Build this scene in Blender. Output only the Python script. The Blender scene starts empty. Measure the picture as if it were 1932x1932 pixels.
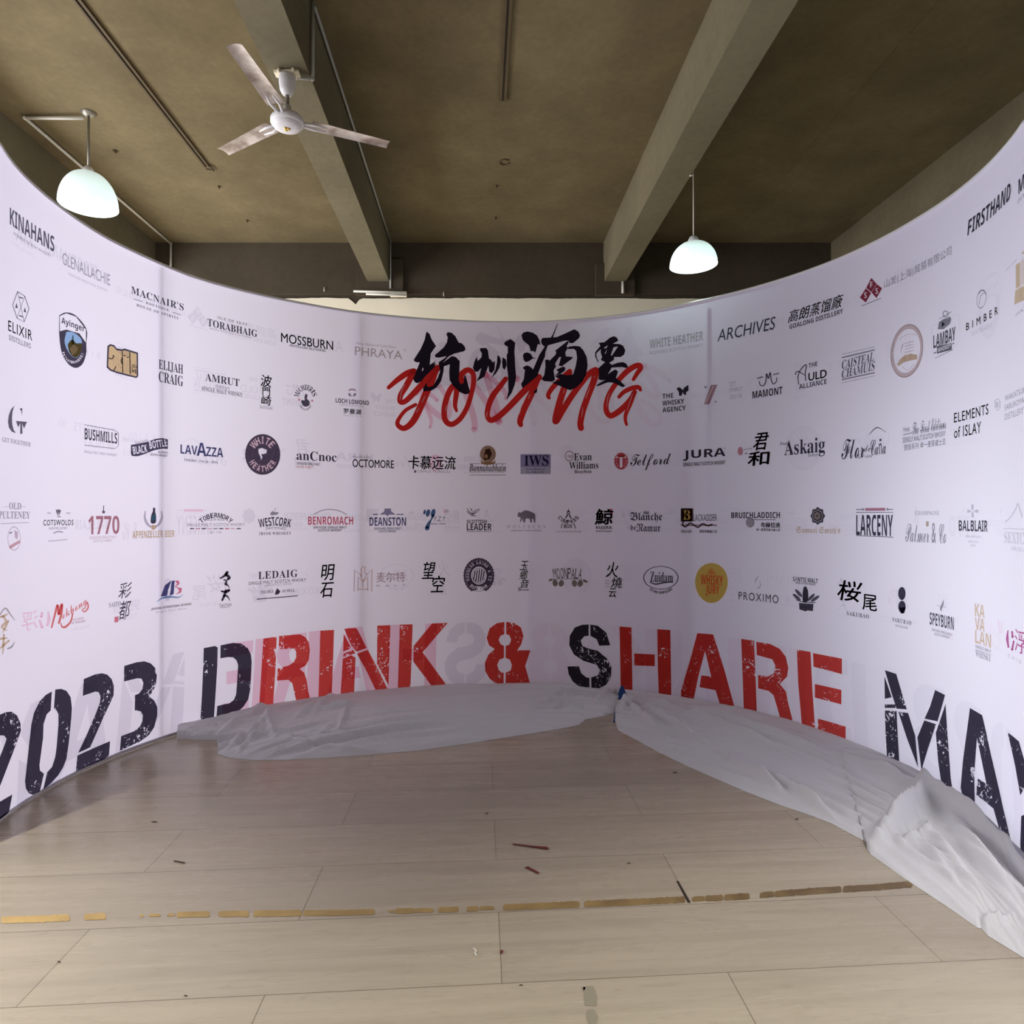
import bpy, bmesh, math, random
import numpy as np
from mathutils import Vector, Matrix, noise as mnoise
from mathutils.geometry import tessellate_polygon

scene = bpy.context.scene
COL = scene.collection
PI = math.pi

# ------------------------------------------------------------------ camera
F, CX, CY, EYE = 1250.0, 906.0, 978.0, 1.5      # focal length and principal point in pixels, eye height in metres
cam_data = bpy.data.cameras.new('camera')
cam = bpy.data.objects.new('camera', cam_data)
COL.objects.link(cam)
cam.location = (0, 0, EYE)
cam.rotation_euler = (PI / 2, 0, 0)
cam_data.sensor_fit = 'HORIZONTAL'
cam_data.sensor_width = 36.0
cam_data.lens = 36.0 * F / 1932.0
cam_data.shift_x = (966 - CX) / 1932.0
cam_data.shift_y = (CY - 966) / 1932.0
cam_data.clip_start = 0.05
scene.camera = cam

# ------------------------------------------------------------------ world, daylight through the windows, exposure
world = bpy.data.worlds.new('world')
scene.world = world
world.use_nodes = True
world.node_tree.nodes['Background'].inputs['Color'].default_value = (0.80, 0.88, 1.0, 1)
world.node_tree.nodes['Background'].inputs['Strength'].default_value = 0.1

def area(name, loc, rot, sx, sy, power, color):
    l = bpy.data.lights.new(name, 'AREA')
    l.shape = 'RECTANGLE'
    l.size, l.size_y = sx, sy
    l.energy = power
    l.color = color
    o = bpy.data.objects.new(name, l)
    o.location = loc
    o.rotation_euler = rot
    COL.objects.link(o)
    return o

RX0, RX1, RY0, RY1 = -6.2, 5.4, -7.0, 8.7        # room
# windows: (start, end, sill, head) along each wall, with the power of the daylight entering
WIN_LEFT = [(-5.6, -2.4, 0.9, 3.9), (-1.6, 0.6, 0.9, 3.9), (1.2, 4.6, 0.9, 3.9), (5.0, 8.2, 0.9, 3.9)]
LEFT_P = [6, 10, 215, 290]
WIN_RIGHT = [(-4.6, -1.4, 0.15, 2.1), (0.9, 4.3, 0.15, 2.1)]
RIGHT_P = [2, 102]
WIN_BACK = [(-5.0, -2.0, 0.9, 3.2), (-1.5, 1.5, 0.9, 3.2), (2.0, 5.0, 0.9, 3.2)]
BACK_P = [4, 4, 4]
for (a, b, z0, z1), p in zip(WIN_LEFT, LEFT_P):
    area('window_daylight', (RX0 + 0.1, (a + b) / 2, (z0 + z1) / 2), (0, -PI / 2, 0), z1 - z0, b - a, p, (0.97, 0.96, 1.0))
for (a, b, z0, z1), p in zip(WIN_BACK, BACK_P):
    area('window_daylight', ((a + b) / 2, RY0 + 0.1, (z0 + z1) / 2), (PI / 2, 0, 0), b - a, z1 - z0, p, (0.96, 0.98, 1.0))
for (a, b, z0, z1), p in zip(WIN_RIGHT, RIGHT_P):
    area('window_daylight', (RX1 - 0.1, (a + b) / 2, (z0 + z1) / 2), (0, PI / 2, 0), z1 - z0, b - a, p, (0.94, 1.0, 1.0)).data.spread = math.radians(112)      # spread narrowed to keep this light off the ceiling

vs = scene.view_settings
vs.view_transform = 'Standard'
vs.look = 'None'
vs.exposure = 0.0
vs.gamma = 1.0
vs.use_curve_mapping = False

# ------------------------------------------------------------------ helpers
def lin(c):
    r = []
    for v in c:
        v = v / 255.0
        r.append(v / 12.92 if v <= 0.04045 else ((v + 0.055) / 1.055) ** 2.4)
    return tuple(r)

def new_mat(name):
    m = bpy.data.materials.new(name)
    m.use_nodes = True
    nt = m.node_tree
    return m, nt, nt.nodes['Principled BSDF']

def plain(name, rgb, rough=0.6, metal=0.0, spec=0.4, var=0.0, scale=8.0):
    m, nt, b = new_mat(name)
    c = lin(rgb)
    b.inputs['Roughness'].default_value = rough
    b.inputs['Metallic'].default_value = metal
    b.inputs['Specular IOR Level'].default_value = spec
    if var > 0:
        tc = nt.nodes.new('ShaderNodeTexCoord')
        n = nt.nodes.new('ShaderNodeTexNoise')
        n.inputs['Scale'].default_value = scale
        n.inputs['Detail'].default_value = 5
        r = nt.nodes.new('ShaderNodeValToRGB')
        r.color_ramp.elements[0].position = 0.3
        r.color_ramp.elements[1].position = 0.7
        r.color_ramp.elements[0].color = tuple(v * (1 - var) for v in c) + (1,)
        r.color_ramp.elements[1].color = tuple(min(1, v * (1 + var)) for v in c) + (1,)
        nt.links.new(tc.outputs['Object'], n.inputs['Vector'])
        nt.links.new(n.outputs['Fac'], r.inputs['Fac'])
        nt.links.new(r.outputs['Color'], b.inputs['Base Color'])
    else:
        b.inputs['Base Color'].default_value = c + (1,)
    return m

def link_mesh(name, me, mats, parent=None, smooth=False):
    o = bpy.data.objects.new(name, me)
    COL.objects.link(o)
    for m in (mats if isinstance(mats, (list, tuple)) else [mats]):
        me.materials.append(m)
    if parent is not None:
        o.parent = parent
        p, mw = parent, Matrix.Identity(4)
        while p is not None:
            mw = p.matrix_basis.copy() if p.parent is None else p.matrix_parent_inverse @ p.matrix_basis
            break
        # every part is modelled in world coordinates and its thing is never rotated
        o.matrix_parent_inverse = Matrix.Translation(-world_loc(parent))
    if smooth:
        me.polygons.foreach_set('use_smooth', [True] * len(me.polygons))
    return o

def world_loc(o):
    v = Vector(o.location)
    p = o
    while p.parent is not None:
        v = p.matrix_parent_inverse @ v
        p = p.parent
        v = Vector(p.location) + v
    return v

def mesh_from(name, verts, faces):
    me = bpy.data.meshes.new(name)
    me.from_pydata([tuple(v) for v in verts], [], faces)
    me.update()
    return me

def obj(name, bm, mats, parent=None, smooth=False):
    me = bpy.data.meshes.new(name)
    bmesh.ops.recalc_face_normals(bm, faces=bm.faces)
    bm.to_mesh(me)
    bm.free()
    return link_mesh(name, me, mats, parent, smooth)

def tag(o, label, cat, group=None):
    o['label'] = label
    o['category'] = cat
    if group:
        o['group'] = group
    return o

def thing(name, loc, label, cat, group=None):
    o = bpy.data.objects.new(name, None)
    o.empty_display_size = 0.1
    o.location = loc
    COL.objects.link(o)
    return tag(o, label, cat, group)

def structure(o):
    o['kind'] = 'structure'
    return o

def add_box(bm, lo, hi, bevel=0.0, mat=0):
    x0, y0, z0 = lo
    x1, y1, z1 = hi
    r = bmesh.ops.create_cube(bm, size=1.0)
    vs_ = r['verts']
    for v in vs_:
        v.co = Vector(((x0 + x1) / 2 + v.co.x * (x1 - x0), (y0 + y1) / 2 + v.co.y * (y1 - y0), (z0 + z1) / 2 + v.co.z * (z1 - z0)))
    fs = {f for v in vs_ for f in v.link_faces}
    for f in fs:
        f.material_index = mat
    if bevel > 0:
        es = {e for v in vs_ for e in v.link_edges}
        bmesh.ops.bevel(bm, geom=list(es), offset=bevel, segments=2, affect='EDGES', profile=0.5)

def add_tube(bm, path, rad, seg=10, caps=True, closed=False):
    pts = [Vector(p) for p in path]
    n = len(pts)
    rads = rad if isinstance(rad, (list, tuple)) else [rad] * n
    rings = []
    prev = None
    for i, p in enumerate(pts):
        if closed:
            d = pts[(i + 1) % n] - pts[i - 1]
        elif i == 0:
            d = pts[1] - pts[0]
        elif i == n - 1:
            d = pts[-1] - pts[-2]
        else:
            d = (pts[i + 1] - pts[i]).normalized() + (pts[i] - pts[i - 1]).normalized()
        d.normalize()
        if prev is None:
            up = Vector((0, 0, 1)) if abs(d.z) < 0.9 else Vector((1, 0, 0))
            a = d.cross(up).normalized()
        else:
            a = (prev - d * prev.dot(d)).normalized()
        prev = a
        b = d.cross(a).normalized()
        rings.append([bm.verts.new(p + (a * math.cos(2 * PI * k / seg) + b * math.sin(2 * PI * k / seg)) * rads[i]) for k in range(seg)])
    m = n if closed else n - 1
    for i in range(m):
        r0, r1 = rings[i], rings[(i + 1) % n]
        for k in range(seg):
            bm.faces.new((r0[k], r0[(k + 1) % seg], r1[(k + 1) % seg], r1[k]))
    if caps and not closed:
        bm.faces.new(rings[0][::-1])
        bm.faces.new(rings[-1])

def add_lathe(bm, centre, prof, seg=40):
    cx, cy, cz = centre
    rings = []
    for r, z in prof:
        if r < 1e-6:
            rings.append([bm.verts.new((cx, cy, cz + z))])
        else:
            rings.append([bm.verts.new((cx + r * math.cos(2 * PI * k / seg), cy + r * math.sin(2 * PI * k / seg), cz + z)) for k in range(seg)])
    for a, b in zip(rings[:-1], rings[1:]):
        for k in range(seg):
            k2 = (k + 1) % seg
            if len(a) == 1 and len(b) == 1:
                continue
            if len(a) == 1:
                bm.faces.new((a[0], b[k], b[k2]))
            elif len(b) == 1:
                bm.faces.new((a[k], a[k2], b[0]))
            else:
                bm.faces.new((a[k], a[k2], b[k2], b[k]))

def smooth_path(pts, per=6):
    P = [np.array(p, float) for p in pts]
    out = []
    for i in range(len(P) - 1):
        p0 = P[i - 1] if i > 0 else 2 * P[0] - P[1]
        p1, p2 = P[i], P[i + 1]
        p3 = P[i + 2] if i + 2 < len(P) else 2 * P[-1] - P[-2]
        for k in range(per):
            t = k / per
            out.append(0.5 * (2 * p1 + (p2 - p0) * t + (2 * p0 - 5 * p1 + 4 * p2 - p3) * t * t + (3 * p1 - p0 - 3 * p2 + p3) * t ** 3))
    out.append(P[-1])
    return out

# measured image points are turned into places in the room by intersecting the view ray with the real surface
def on_height(x, y, z):
    d = (z - EYE) * F / (CY - y)
    return Vector(((x - CX) / F * d, d, z))

def on_depth(x, y, d):
    return Vector(((x - CX) / F * d, d, EYE + (CY - y) / F * d))

def on_floor(x, y, z=0.0):
    return on_height(x, y, z)

# ------------------------------------------------------------------ plan of the curved backdrop
ARC_C = (0.07, 3.40)
_pts = []
for x, b in [(0, 1554), (83, 1494), (142, 1458), (225, 1425), (275, 1408), (331, 1393), (402, 1367), (497, 1343), (580, 1325), (680, 1312), (760, 1305)]:
    d = EYE * F / (b - CY)
    _pts.append(((x - CX) / F * d, d))
for x, t in [(900, 605.5), (960, 606.5), (1015, 607), (1100, 601), (1217, 588), (1265, 580), (1352, 558), (1450, 534), (1580, 488), (1642, 460), (1725, 412), (1787, 374), (1828, 342), (1888, 280), (1932, 228)]:
    d = 1.735 * F / (CY - t)
    _pts.append(((x - CX) / F * d, d))
_th = np.array([math.atan2(px - ARC_C[0], py - ARC_C[1]) for px, py in _pts])
_rr = np.array([math.hypot(px - ARC_C[0], py - ARC_C[1]) for px, py in _pts])
_co = np.polyfit(_th, _rr, 5)
TH0, TH1 = _th.min(), _th.max()
TH_A, TH_B = TH0 - 0.16, TH1 + 0.30

def arc_r(th):
    return float(np.polyval(_co, min(max(th, TH0), TH1)))

_NT = 1200
_tab_th = np.linspace(TH_A, TH_B, _NT)
_tab_xy = np.array([(ARC_C[0] + arc_r(t) * math.sin(t), ARC_C[1] + arc_r(t) * math.cos(t)) for t in _tab_th])
_tab_s = np.concatenate([[0], np.cumsum(np.hypot(np.diff(_tab_xy[:, 0]), np.diff(_tab_xy[:, 1])))])
S_END = float(_tab_s[-1])
_nx = np.gradient(_tab_xy[:, 1]); _ny = -np.gradient(_tab_xy[:, 0])
_nl = np.hypot(_nx, _ny)
_nx, _ny = _nx / _nl, _ny / _nl
_flip = np.sign((ARC_C[0] - _tab_xy[:, 0]) * _nx + (ARC_C[1] - _tab_xy[:, 1]) * _ny)
_nx, _ny = _nx * _flip, _ny * _flip                # normal towards the inside of the curve

def wall_pt(s, z, off=0.0):
    x = np.interp(s, _tab_s, _tab_xy[:, 0]) + np.interp(s, _tab_s, _nx) * off
    y = np.interp(s, _tab_s, _tab_xy[:, 1]) + np.interp(s, _tab_s, _ny) * off
    return (float(x), float(y), float(z))

def ray_wall(x):
    a = (x - CX) / F
    def out(t):
        dx, dy = a * t - ARC_C[0], t - ARC_C[1]
        return math.hypot(dx, dy) - arc_r(math.atan2(dx, dy))
    lo = (a * ARC_C[0] + ARC_C[1]) / (1 + a * a)
    hi = 9.0
    for _ in range(40):
        mid = (lo + hi) / 2
        if out(mid) > 0:
            hi = mid
        else:
            lo = mid
    t = (lo + hi) / 2
    th = math.atan2(a * t - ARC_C[0], t - ARC_C[1])
    return t, float(np.interp(th, _tab_th, _tab_s))

_rx = np.arange(-120, 2060, 4.0)
_rt = [ray_wall(x) for x in _rx]
_rd = np.array([r[0] for r in _rt]); _rs = np.array([r[1] for r in _rt])

def px(x, y):
    """image point -> (arc length, height) on the backdrop"""
    d = float(np.interp(x, _rx, _rd))
    return float(np.interp(x, _rx, _rs)), EYE + (CY - y) / F * d

TOP = [(-60, 190), (0, 269), (21, 304), (41, 323), (62, 346), (83, 362), (130, 400), (180, 437), (207, 449), (259, 476), (311, 499), (352, 517), (400, 533), (491, 554), (576, 572), (671, 588), (770, 598),
       (860, 604), (960, 607), (1015, 607.5), (1100, 601), (1217, 588), (1265, 580), (1352, 558), (1450, 534), (1580, 488), (1642, 460), (1725, 412), (1787, 374), (1828, 342), (1888, 280), (1932, 228)]
_ts = np.array([px(x, y)[0] for x, y in TOP]); _tz = np.array([px(x, y)[1] for x, y in TOP])
_tz = np.convolve(np.pad(_tz, 1, mode='edge'), [0.25, 0.5, 0.25], mode='valid')
def top_z(s):
    return float(np.interp(s, _ts, _tz))
S_MID = (px(495.3, 857)[0] + px(1503, 849)[0] + px(903.4, 1086)[0] + px(1099, 1090)[0]) / 4                         # the print on the back layer is the front print seen in reverse about here
# ------------------------------------------------------------------ materials of the room
def concrete(name, rgb, var=0.25, scale=1.3):
    m, nt, b = new_mat(name)
    c = lin(rgb)
    tc = nt.nodes.new('ShaderNodeTexCoord')
    n1 = nt.nodes.new('ShaderNodeTexNoise'); n1.inputs['Scale'].default_value = scale; n1.inputs['Detail'].default_value = 6; n1.inputs['Roughness'].default_value = 0.6
    n2 = nt.nodes.new('ShaderNodeTexNoise'); n2.inputs['Scale'].default_value = scale * 14; n2.inputs['Detail'].default_value = 4
    r = nt.nodes.new('ShaderNodeValToRGB')
    r.color_ramp.elements[0].position = 0.32; r.color_ramp.elements[1].position = 0.68
    r.color_ramp.elements[0].color = tuple(v * (1 - var) for v in c) + (1,)
    r.color_ramp.elements[1].color = tuple(v * (1 + var * 0.6) for v in c) + (1,)
    mx = nt.nodes.new('ShaderNodeMixRGB'); mx.blend_type = 'MULTIPLY'; mx.inputs['Fac'].default_value = 0.25
    bp = nt.nodes.new('ShaderNodeBump'); bp.inputs['Strength'].default_value = 0.08
    nt.links.new(tc.outputs['Object'], n1.inputs['Vector']); nt.links.new(tc.outputs['Object'], n2.inputs['Vector'])
    nt.links.new(n1.outputs['Fac'], r.inputs['Fac'])
    nt.links.new(r.outputs['Color'], mx.inputs['Color1']); nt.links.new(n2.outputs['Fac'], mx.inputs['Color2'])
    nt.links.new(mx.outputs['Color'], b.inputs['Base Color'])
    nt.links.new(n2.outputs['Fac'], bp.inputs['Height']); nt.links.new(bp.outputs['Normal'], b.inputs['Normal'])
    b.inputs['Roughness'].default_value = 0.9
    b.inputs['Specular IOR Level'].default_value = 0.15
    return m

M_CEIL = concrete('bare_concrete', (122, 110, 82))
M_BEAM = concrete('beam_concrete', (126, 118, 95), 0.15)
M_END = concrete('dark_concrete', (84, 75, 62), 0.12)
M_CREAM = plain('cream_paint', (243, 234, 210), 0.85, spec=0.2, var=0.05, scale=2.0)
M_WALL = plain('grey_paint', (112, 108, 100), 0.85, spec=0.2, var=0.05, scale=2.0)
M_PVC = plain('white_pvc', (228, 226, 214), 0.45)
M_WHITE = plain('white_enamel', (226, 224, 226), 0.4)
M_DARK = plain('dark_steel', (62, 54, 42), 0.6, var=0.2)
M_STEEL = plain('galvanised_steel', (150, 146, 135), 0.4, metal=0.6)
M_FRAMEW = plain('window_frame_paint', (215, 215, 212), 0.5)

def floor_material():
    m, nt, b = new_mat('laminate_planks')
    N, L = nt.nodes, nt.links
    geo = N.new('ShaderNodeNewGeometry')
    sep = N.new('ShaderNodeSeparateXYZ'); L.new(geo.outputs['Position'], sep.inputs[0])
    mul = N.new('ShaderNodeMath'); mul.operation = 'MULTIPLY_ADD'      # v = y - 0.07 x
    mul.inputs[1].default_value = -0.07
    L.new(sep.outputs['X'], mul.inputs[0]); L.new(sep.outputs['Y'], mul.inputs[2])
    ua = N.new('ShaderNodeMath'); ua.operation = 'ADD'; ua.inputs[1].default_value = -0.07 + 1.495 * 10
    L.new(sep.outputs['X'], ua.inputs[0])
    va = N.new('ShaderNodeMath'); va.operation = 'ADD'; va.inputs[1].default_value = -2.519 + 0.387 * 40
    L.new(mul.outputs[0], va.inputs[0])
    com = N.new('ShaderNodeCombineXYZ'); L.new(ua.outputs[0], com.inputs['X']); L.new(va.outputs[0], com.inputs['Y'])
    br = N.new('ShaderNodeTexBrick')
    br.offset = 0.5; br.offset_frequency = 2; br.squash = 1.0
    br.inputs['Scale'].default_value = 1.0
    br.inputs['Brick Width'].default_value = 1.495
    br.inputs['Row Height'].default_value = 0.387
    br.inputs['Mortar Size'].default_value = 0.0016
    br.inputs['Mortar Smooth'].default_value = 0.2
    br.inputs['Bias'].default_value = 0.0
    br.inputs['Color1'].default_value = lin((190, 178, 156)) + (1,)
    br.inputs['Color2'].default_value = lin((180, 167, 147)) + (1,)
    br.inputs['Mortar'].default_value = lin((120, 106, 88)) + (1,)
    L.new(com.outputs[0], br.inputs['Vector'])
    mp = N.new('ShaderNodeMapping'); mp.inputs['Scale'].default_value = (0.8, 13.0, 1); L.new(com.outputs[0], mp.inputs['Vector'])
    st = N.new('ShaderNodeTexNoise'); st.inputs['Scale'].default_value = 1.0; st.inputs['Detail'].default_value = 7; st.inputs['Roughness'].default_value = 0.62; st.inputs['Distortion'].default_value = 0.4
    L.new(mp.outputs[0], st.inputs['Vector'])
    rp = N.new('ShaderNodeValToRGB')
    rp.color_ramp.elements[0].position = 0.3; rp.color_ramp.elements[1].position = 0.66
    rp.color_ramp.elements[0].color = (0.72, 0.70, 0.68, 1); rp.color_ramp.elements[1].color = (1.04, 1.03, 1.02, 1)
    L.new(st.outputs['Fac'], rp.inputs['Fac'])
    mx = N.new('ShaderNodeMixRGB'); mx.blend_type = 'MULTIPLY'; mx.inputs['Fac'].default_value = 0.62
    L.new(br.outputs['Color'], mx.inputs['Color1']); L.new(rp.outputs['Color'], mx.inputs['Color2'])
    # cathedral grain
    wv = N.new('ShaderNodeTexNoise'); wv.inputs['Scale'].default_value = 1.0; wv.inputs['Detail'].default_value = 2; wv.inputs['Distortion'].default_value = 2.2
    mp2 = N.new('ShaderNodeMapping'); mp2.inputs['Scale'].default_value = (5.0, 26.0, 1); L.new(com.outputs[0], mp2.inputs['Vector']); L.new(mp2.outputs[0], wv.inputs['Vector'])
    rp2 = N.new('ShaderNodeValToRGB')
    rp2.color_ramp.elements[0].position = 0.55; rp2.color_ramp.elements[1].position = 0.75
    rp2.color_ramp.elements[0].color = (1, 1, 1, 1); rp2.color_ramp.elements[1].color = (0.86, 0.84, 0.82, 1)
    L.new(wv.outputs['Fac'], rp2.inputs['Fac'])
    mx2 = N.new('ShaderNodeMixRGB'); mx2.blend_type = 'MULTIPLY'; mx2.inputs['Fac'].default_value = 0.6
    L.new(mx.outputs['Color'], mx2.inputs['Color1']); L.new(rp2.outputs['Color'], mx2.inputs['Color2'])
    L.new(mx2.outputs['Color'], b.inputs['Base Color'])
    rr = N.new('ShaderNodeMapRange'); rr.inputs['To Min'].default_value = 0.22; rr.inputs['To Max'].default_value = 0.32
    L.new(st.outputs['Fac'], rr.inputs['Value']); L.new(rr.outputs[0], b.inputs['Roughness'])
    b.inputs['Specular IOR Level'].default_value = 0.55
    bp = N.new('ShaderNodeBump'); bp.inputs['Strength'].default_value = 0.12; bp.inputs['Distance'].default_value = 0.002
    inv = N.new('ShaderNodeMath'); inv.operation = 'SUBTRACT'; inv.inputs[0].default_value = 1.0; L.new(br.outputs['Fac'], inv.inputs[1])
    L.new(inv.outputs[0], bp.inputs['Height']); L.new(bp.outputs['Normal'], b.inputs['Normal'])
    return m
M_FLOOR = floor_material()

# ------------------------------------------------------------------ room shell
CEIL, BEAMZ, END_Y = 5.10, 4.57, 8.65
def slab(name, lo, hi, m):
    bm = bmesh.new(); add_box(bm, lo, hi)
    return structure(obj(name, bm, m))
slab('floor', (RX0 - 0.2, RY0 - 0.2, -0.15), (RX1 + 0.2, END_Y + 0.35, 0.0), M_FLOOR)
slab('ceiling', (RX0 - 0.2, RY0 - 0.2, CEIL), (RX1 + 0.2, END_Y + 0.35, CEIL + 0.2), M_CEIL)
for (a, b) in [(-4.52, -4.24), (-1.46, -1.18), (1.61, 1.885), (4.58, 4.86)]:
    slab('trim_1', (a, RY0, BEAMZ), (b, END_Y, CEIL), M_BEAM).name = 'trim_%d' % (1 + [-4.52, -1.46, 1.61, 4.58].index(a))
slab('trim_5', (RX0, END_Y, 4.43), (RX1, END_Y + 0.3, CEIL), M_END)          # edge beam over the end wall
slab('trim_6', (-1.62, END_Y - 0.07, 4.40), (-1.0, END_Y + 0.02, 4.86), M_END)   # pad under the middle beam
slab('trim_7', (1.5, END_Y - 0.07, 4.40), (2.0, END_Y + 0.02, 4.80), M_END)
# end wall: cream render that stops in a broken edge under the edge beam
bm = bmesh.new()
random.seed(4)
prof = []
xs = np.linspace(RX0, RX1, 240)
for x in xs:
    z = 4.395 + 0.012 * mnoise.noise(Vector((x * 2.3, 1.7, 0))) + 0.006 * mnoise.noise(Vector((x * 11, 3.1, 0))) - 0.012 * max(0, x) * 0.1
    if -1.72 < x < -1.58:
        z -= 0.09 * (1 - abs(x + 1.645) / 0.07) if x > -1.69 else 0.02
    prof.append(z)
f = [bm.verts.new((x, END_Y + 0.06, 0)) for x in xs]; g = [bm.verts.new((x, END_Y + 0.06, z)) for x, z in zip(xs, prof)]
f2 = [bm.verts.new((x, END_Y + 0.3, 0)) for x in xs]; g2 = [bm.verts.new((x, END_Y + 0.3, z)) for x, z in zip(xs, prof)]
for i in range(len(xs) - 1):
    bm.faces.new((f[i], f[i + 1], g[i + 1], g[i])); bm.faces.new((g[i], g[i + 1], g2[i + 1], g2[i])); bm.faces.new((f2[i], g2[i], g2[i + 1], f2[i + 1]))
structure(obj('wall_end', bm, M_CREAM))
bm = bmesh.new(); add_box(bm, (RX0, END_Y + 0.08, 4.2), (RX1, END_Y + 0.3, 4.45))
structure(obj('trim_8', bm, M_END))

def wall_with_openings(name, axis, pos, thick, lo, hi, openings):
    bm = bmesh.new()
    def bx(a0, a1, z0, z1):
        if axis == 'x':
            add_box(bm, (min(pos, pos + thick), a0, z0), (max(pos, pos + thick), a1, z1))
        else:
            add_box(bm, (a0, min(pos, pos + thick), z0), (a1, max(pos, pos + thick), z1))
    u = lo
    for a, b, z0, z1 in openings:
        bx(u, a, 0, CEIL); bx(a, b, 0, z0); bx(a, b, z1, CEIL)
        u = b
    bx(u, hi, 0, CEIL)
    return structure(obj(name, bm, M_WALL))
wall_with_openings('wall_left', 'x', RX0, -0.2, RY0, END_Y + 0.3, WIN_LEFT)
wall_with_openings('wall_right', 'x', RX1, 0.2, RY0, END_Y + 0.3, WIN_RIGHT)
wall_with_openings('wall_back', 'y', RY0, -0.2, RX0, RX1, WIN_BACK)
wn = 0
for axis, pos, ops, sg in (('x', RX0, WIN_LEFT, -1), ('x', RX1, WIN_RIGHT, 1), ('y', RY0, WIN_BACK, -1)):
    for a, b, z0, z1 in ops:
        wn += 1
        bm = bmesh.new()
        p0, p1 = sorted((pos + sg * 0.06, pos + sg * 0.12))
        def bar(u0, u1, w0, w1):
            if axis == 'x':
                add_box(bm, (p0, u0, w0), (p1, u1, w1))
            else:
                add_box(bm, (u0, p0, w0), (u1, p1, w1))
        t = 0.06
        bar(a, b, z0, z0 + t); bar(a, b, z1 - t, z1)
        for u in np.linspace(a, b - t, 4):
            bar(u, u + t, z0 + t, z1 - t)
        structure(obj('window_%d' % wn, bm, M_FRAMEW))
# ------------------------------------------------------------------ printed fabric
FAB = (0.76, 0.71, 0.96)
def cloth_shader(name, diff, trans, mix):
    m = bpy.data.materials.new(name)
    m.use_nodes = True
    nt = m.node_tree
    nt.nodes.remove(nt.nodes['Principled BSDF'])
    out = nt.nodes['Material Output']
    d = nt.nodes.new('ShaderNodeBsdfDiffuse'); d.inputs['Color'].default_value = tuple(diff) + (1,)
    t = nt.nodes.new('ShaderNodeBsdfTranslucent'); t.inputs['Color'].default_value = tuple(trans) + (1,)
    x = nt.nodes.new('ShaderNodeMixShader'); x.inputs['Fac'].default_value = mix
    nt.links.new(d.outputs[0], x.inputs[1]); nt.links.new(t.outputs[0], x.inputs[2]); nt.links.new(x.outputs[0], out.inputs['Surface'])
    return m, nt, d, t
MIX = 0.34
M_FAB, _nt, _d, _t = cloth_shader('printed_tension_fabric', FAB, (0.85, 0.81, 0.94), MIX)
_tc = _nt.nodes.new('ShaderNodeTexCoord'); _wn = _nt.nodes.new('ShaderNodeTexNoise'); _wn.inputs['Scale'].default_value = 260
_bp = _nt.nodes.new('ShaderNodeBump'); _bp.inputs['Strength'].default_value = 0.05
_nt.links.new(_tc.outputs['Object'], _wn.inputs['Vector']); _nt.links.new(_wn.outputs['Fac'], _bp.inputs['Height']); _nt.links.new(_bp.outputs['Normal'], _d.inputs['Normal'])
def dye(name, c):
    """ink that has soaked into the fabric: it filters the light the fabric gives back or lets through"""
    m = bpy.data.materials.new(name)
    m.use_nodes = True
    nt = m.node_tree
    nt.nodes.remove(nt.nodes['Principled BSDF'])
    t = nt.nodes.new('ShaderNodeBsdfTransparent'); t.inputs['Color'].default_value = tuple(c) + (1,)
    nt.links.new(t.outputs[0], nt.nodes['Material Output'].inputs['Surface'])
    return m, nt, t
GHOSTS = [dye('show_through_grey', (0.885, 0.875, 0.905))[0], dye('show_through_red', (0.95, 0.71, 0.79))[0],
          dye('show_through_faint_grey', (0.955, 0.95, 0.965))[0], dye('show_through_faint_red', (0.985, 0.945, 0.96))[0]]  # light through the back print painted as tints, fainter on the right half
def dye_col(c):
    return tuple(v ** (0.55 if 0.3 * c[0] + 0.6 * c[1] + 0.1 * c[2] > 0.1 else 0.72) for v in c)
_ink = {}
def ink(rgb, layer=0):
    k = tuple(rgb)
    c = lin(k)
    opaque = k in OPAQUE or (layer > 0 and 0.3 * c[0] + 0.6 * c[1] + 0.1 * c[2] > 0.12)
    key = (k, opaque)
    if key not in _ink:
        if opaque:
            _ink[key] = cloth_shader('print_%02x%02x%02x' % k, tuple(min(1, v * 1.15) for v in c), tuple(min(1, v * 1.3) for v in c), 0.3)[0]
        else:
            _ink[key] = dye('ink_%02x%02x%02x' % k, dye_col(c))[0]
    return _ink[key]
OPAQUE = {(204, 48, 46), (216, 190, 200), (40, 32, 46)}

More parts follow.
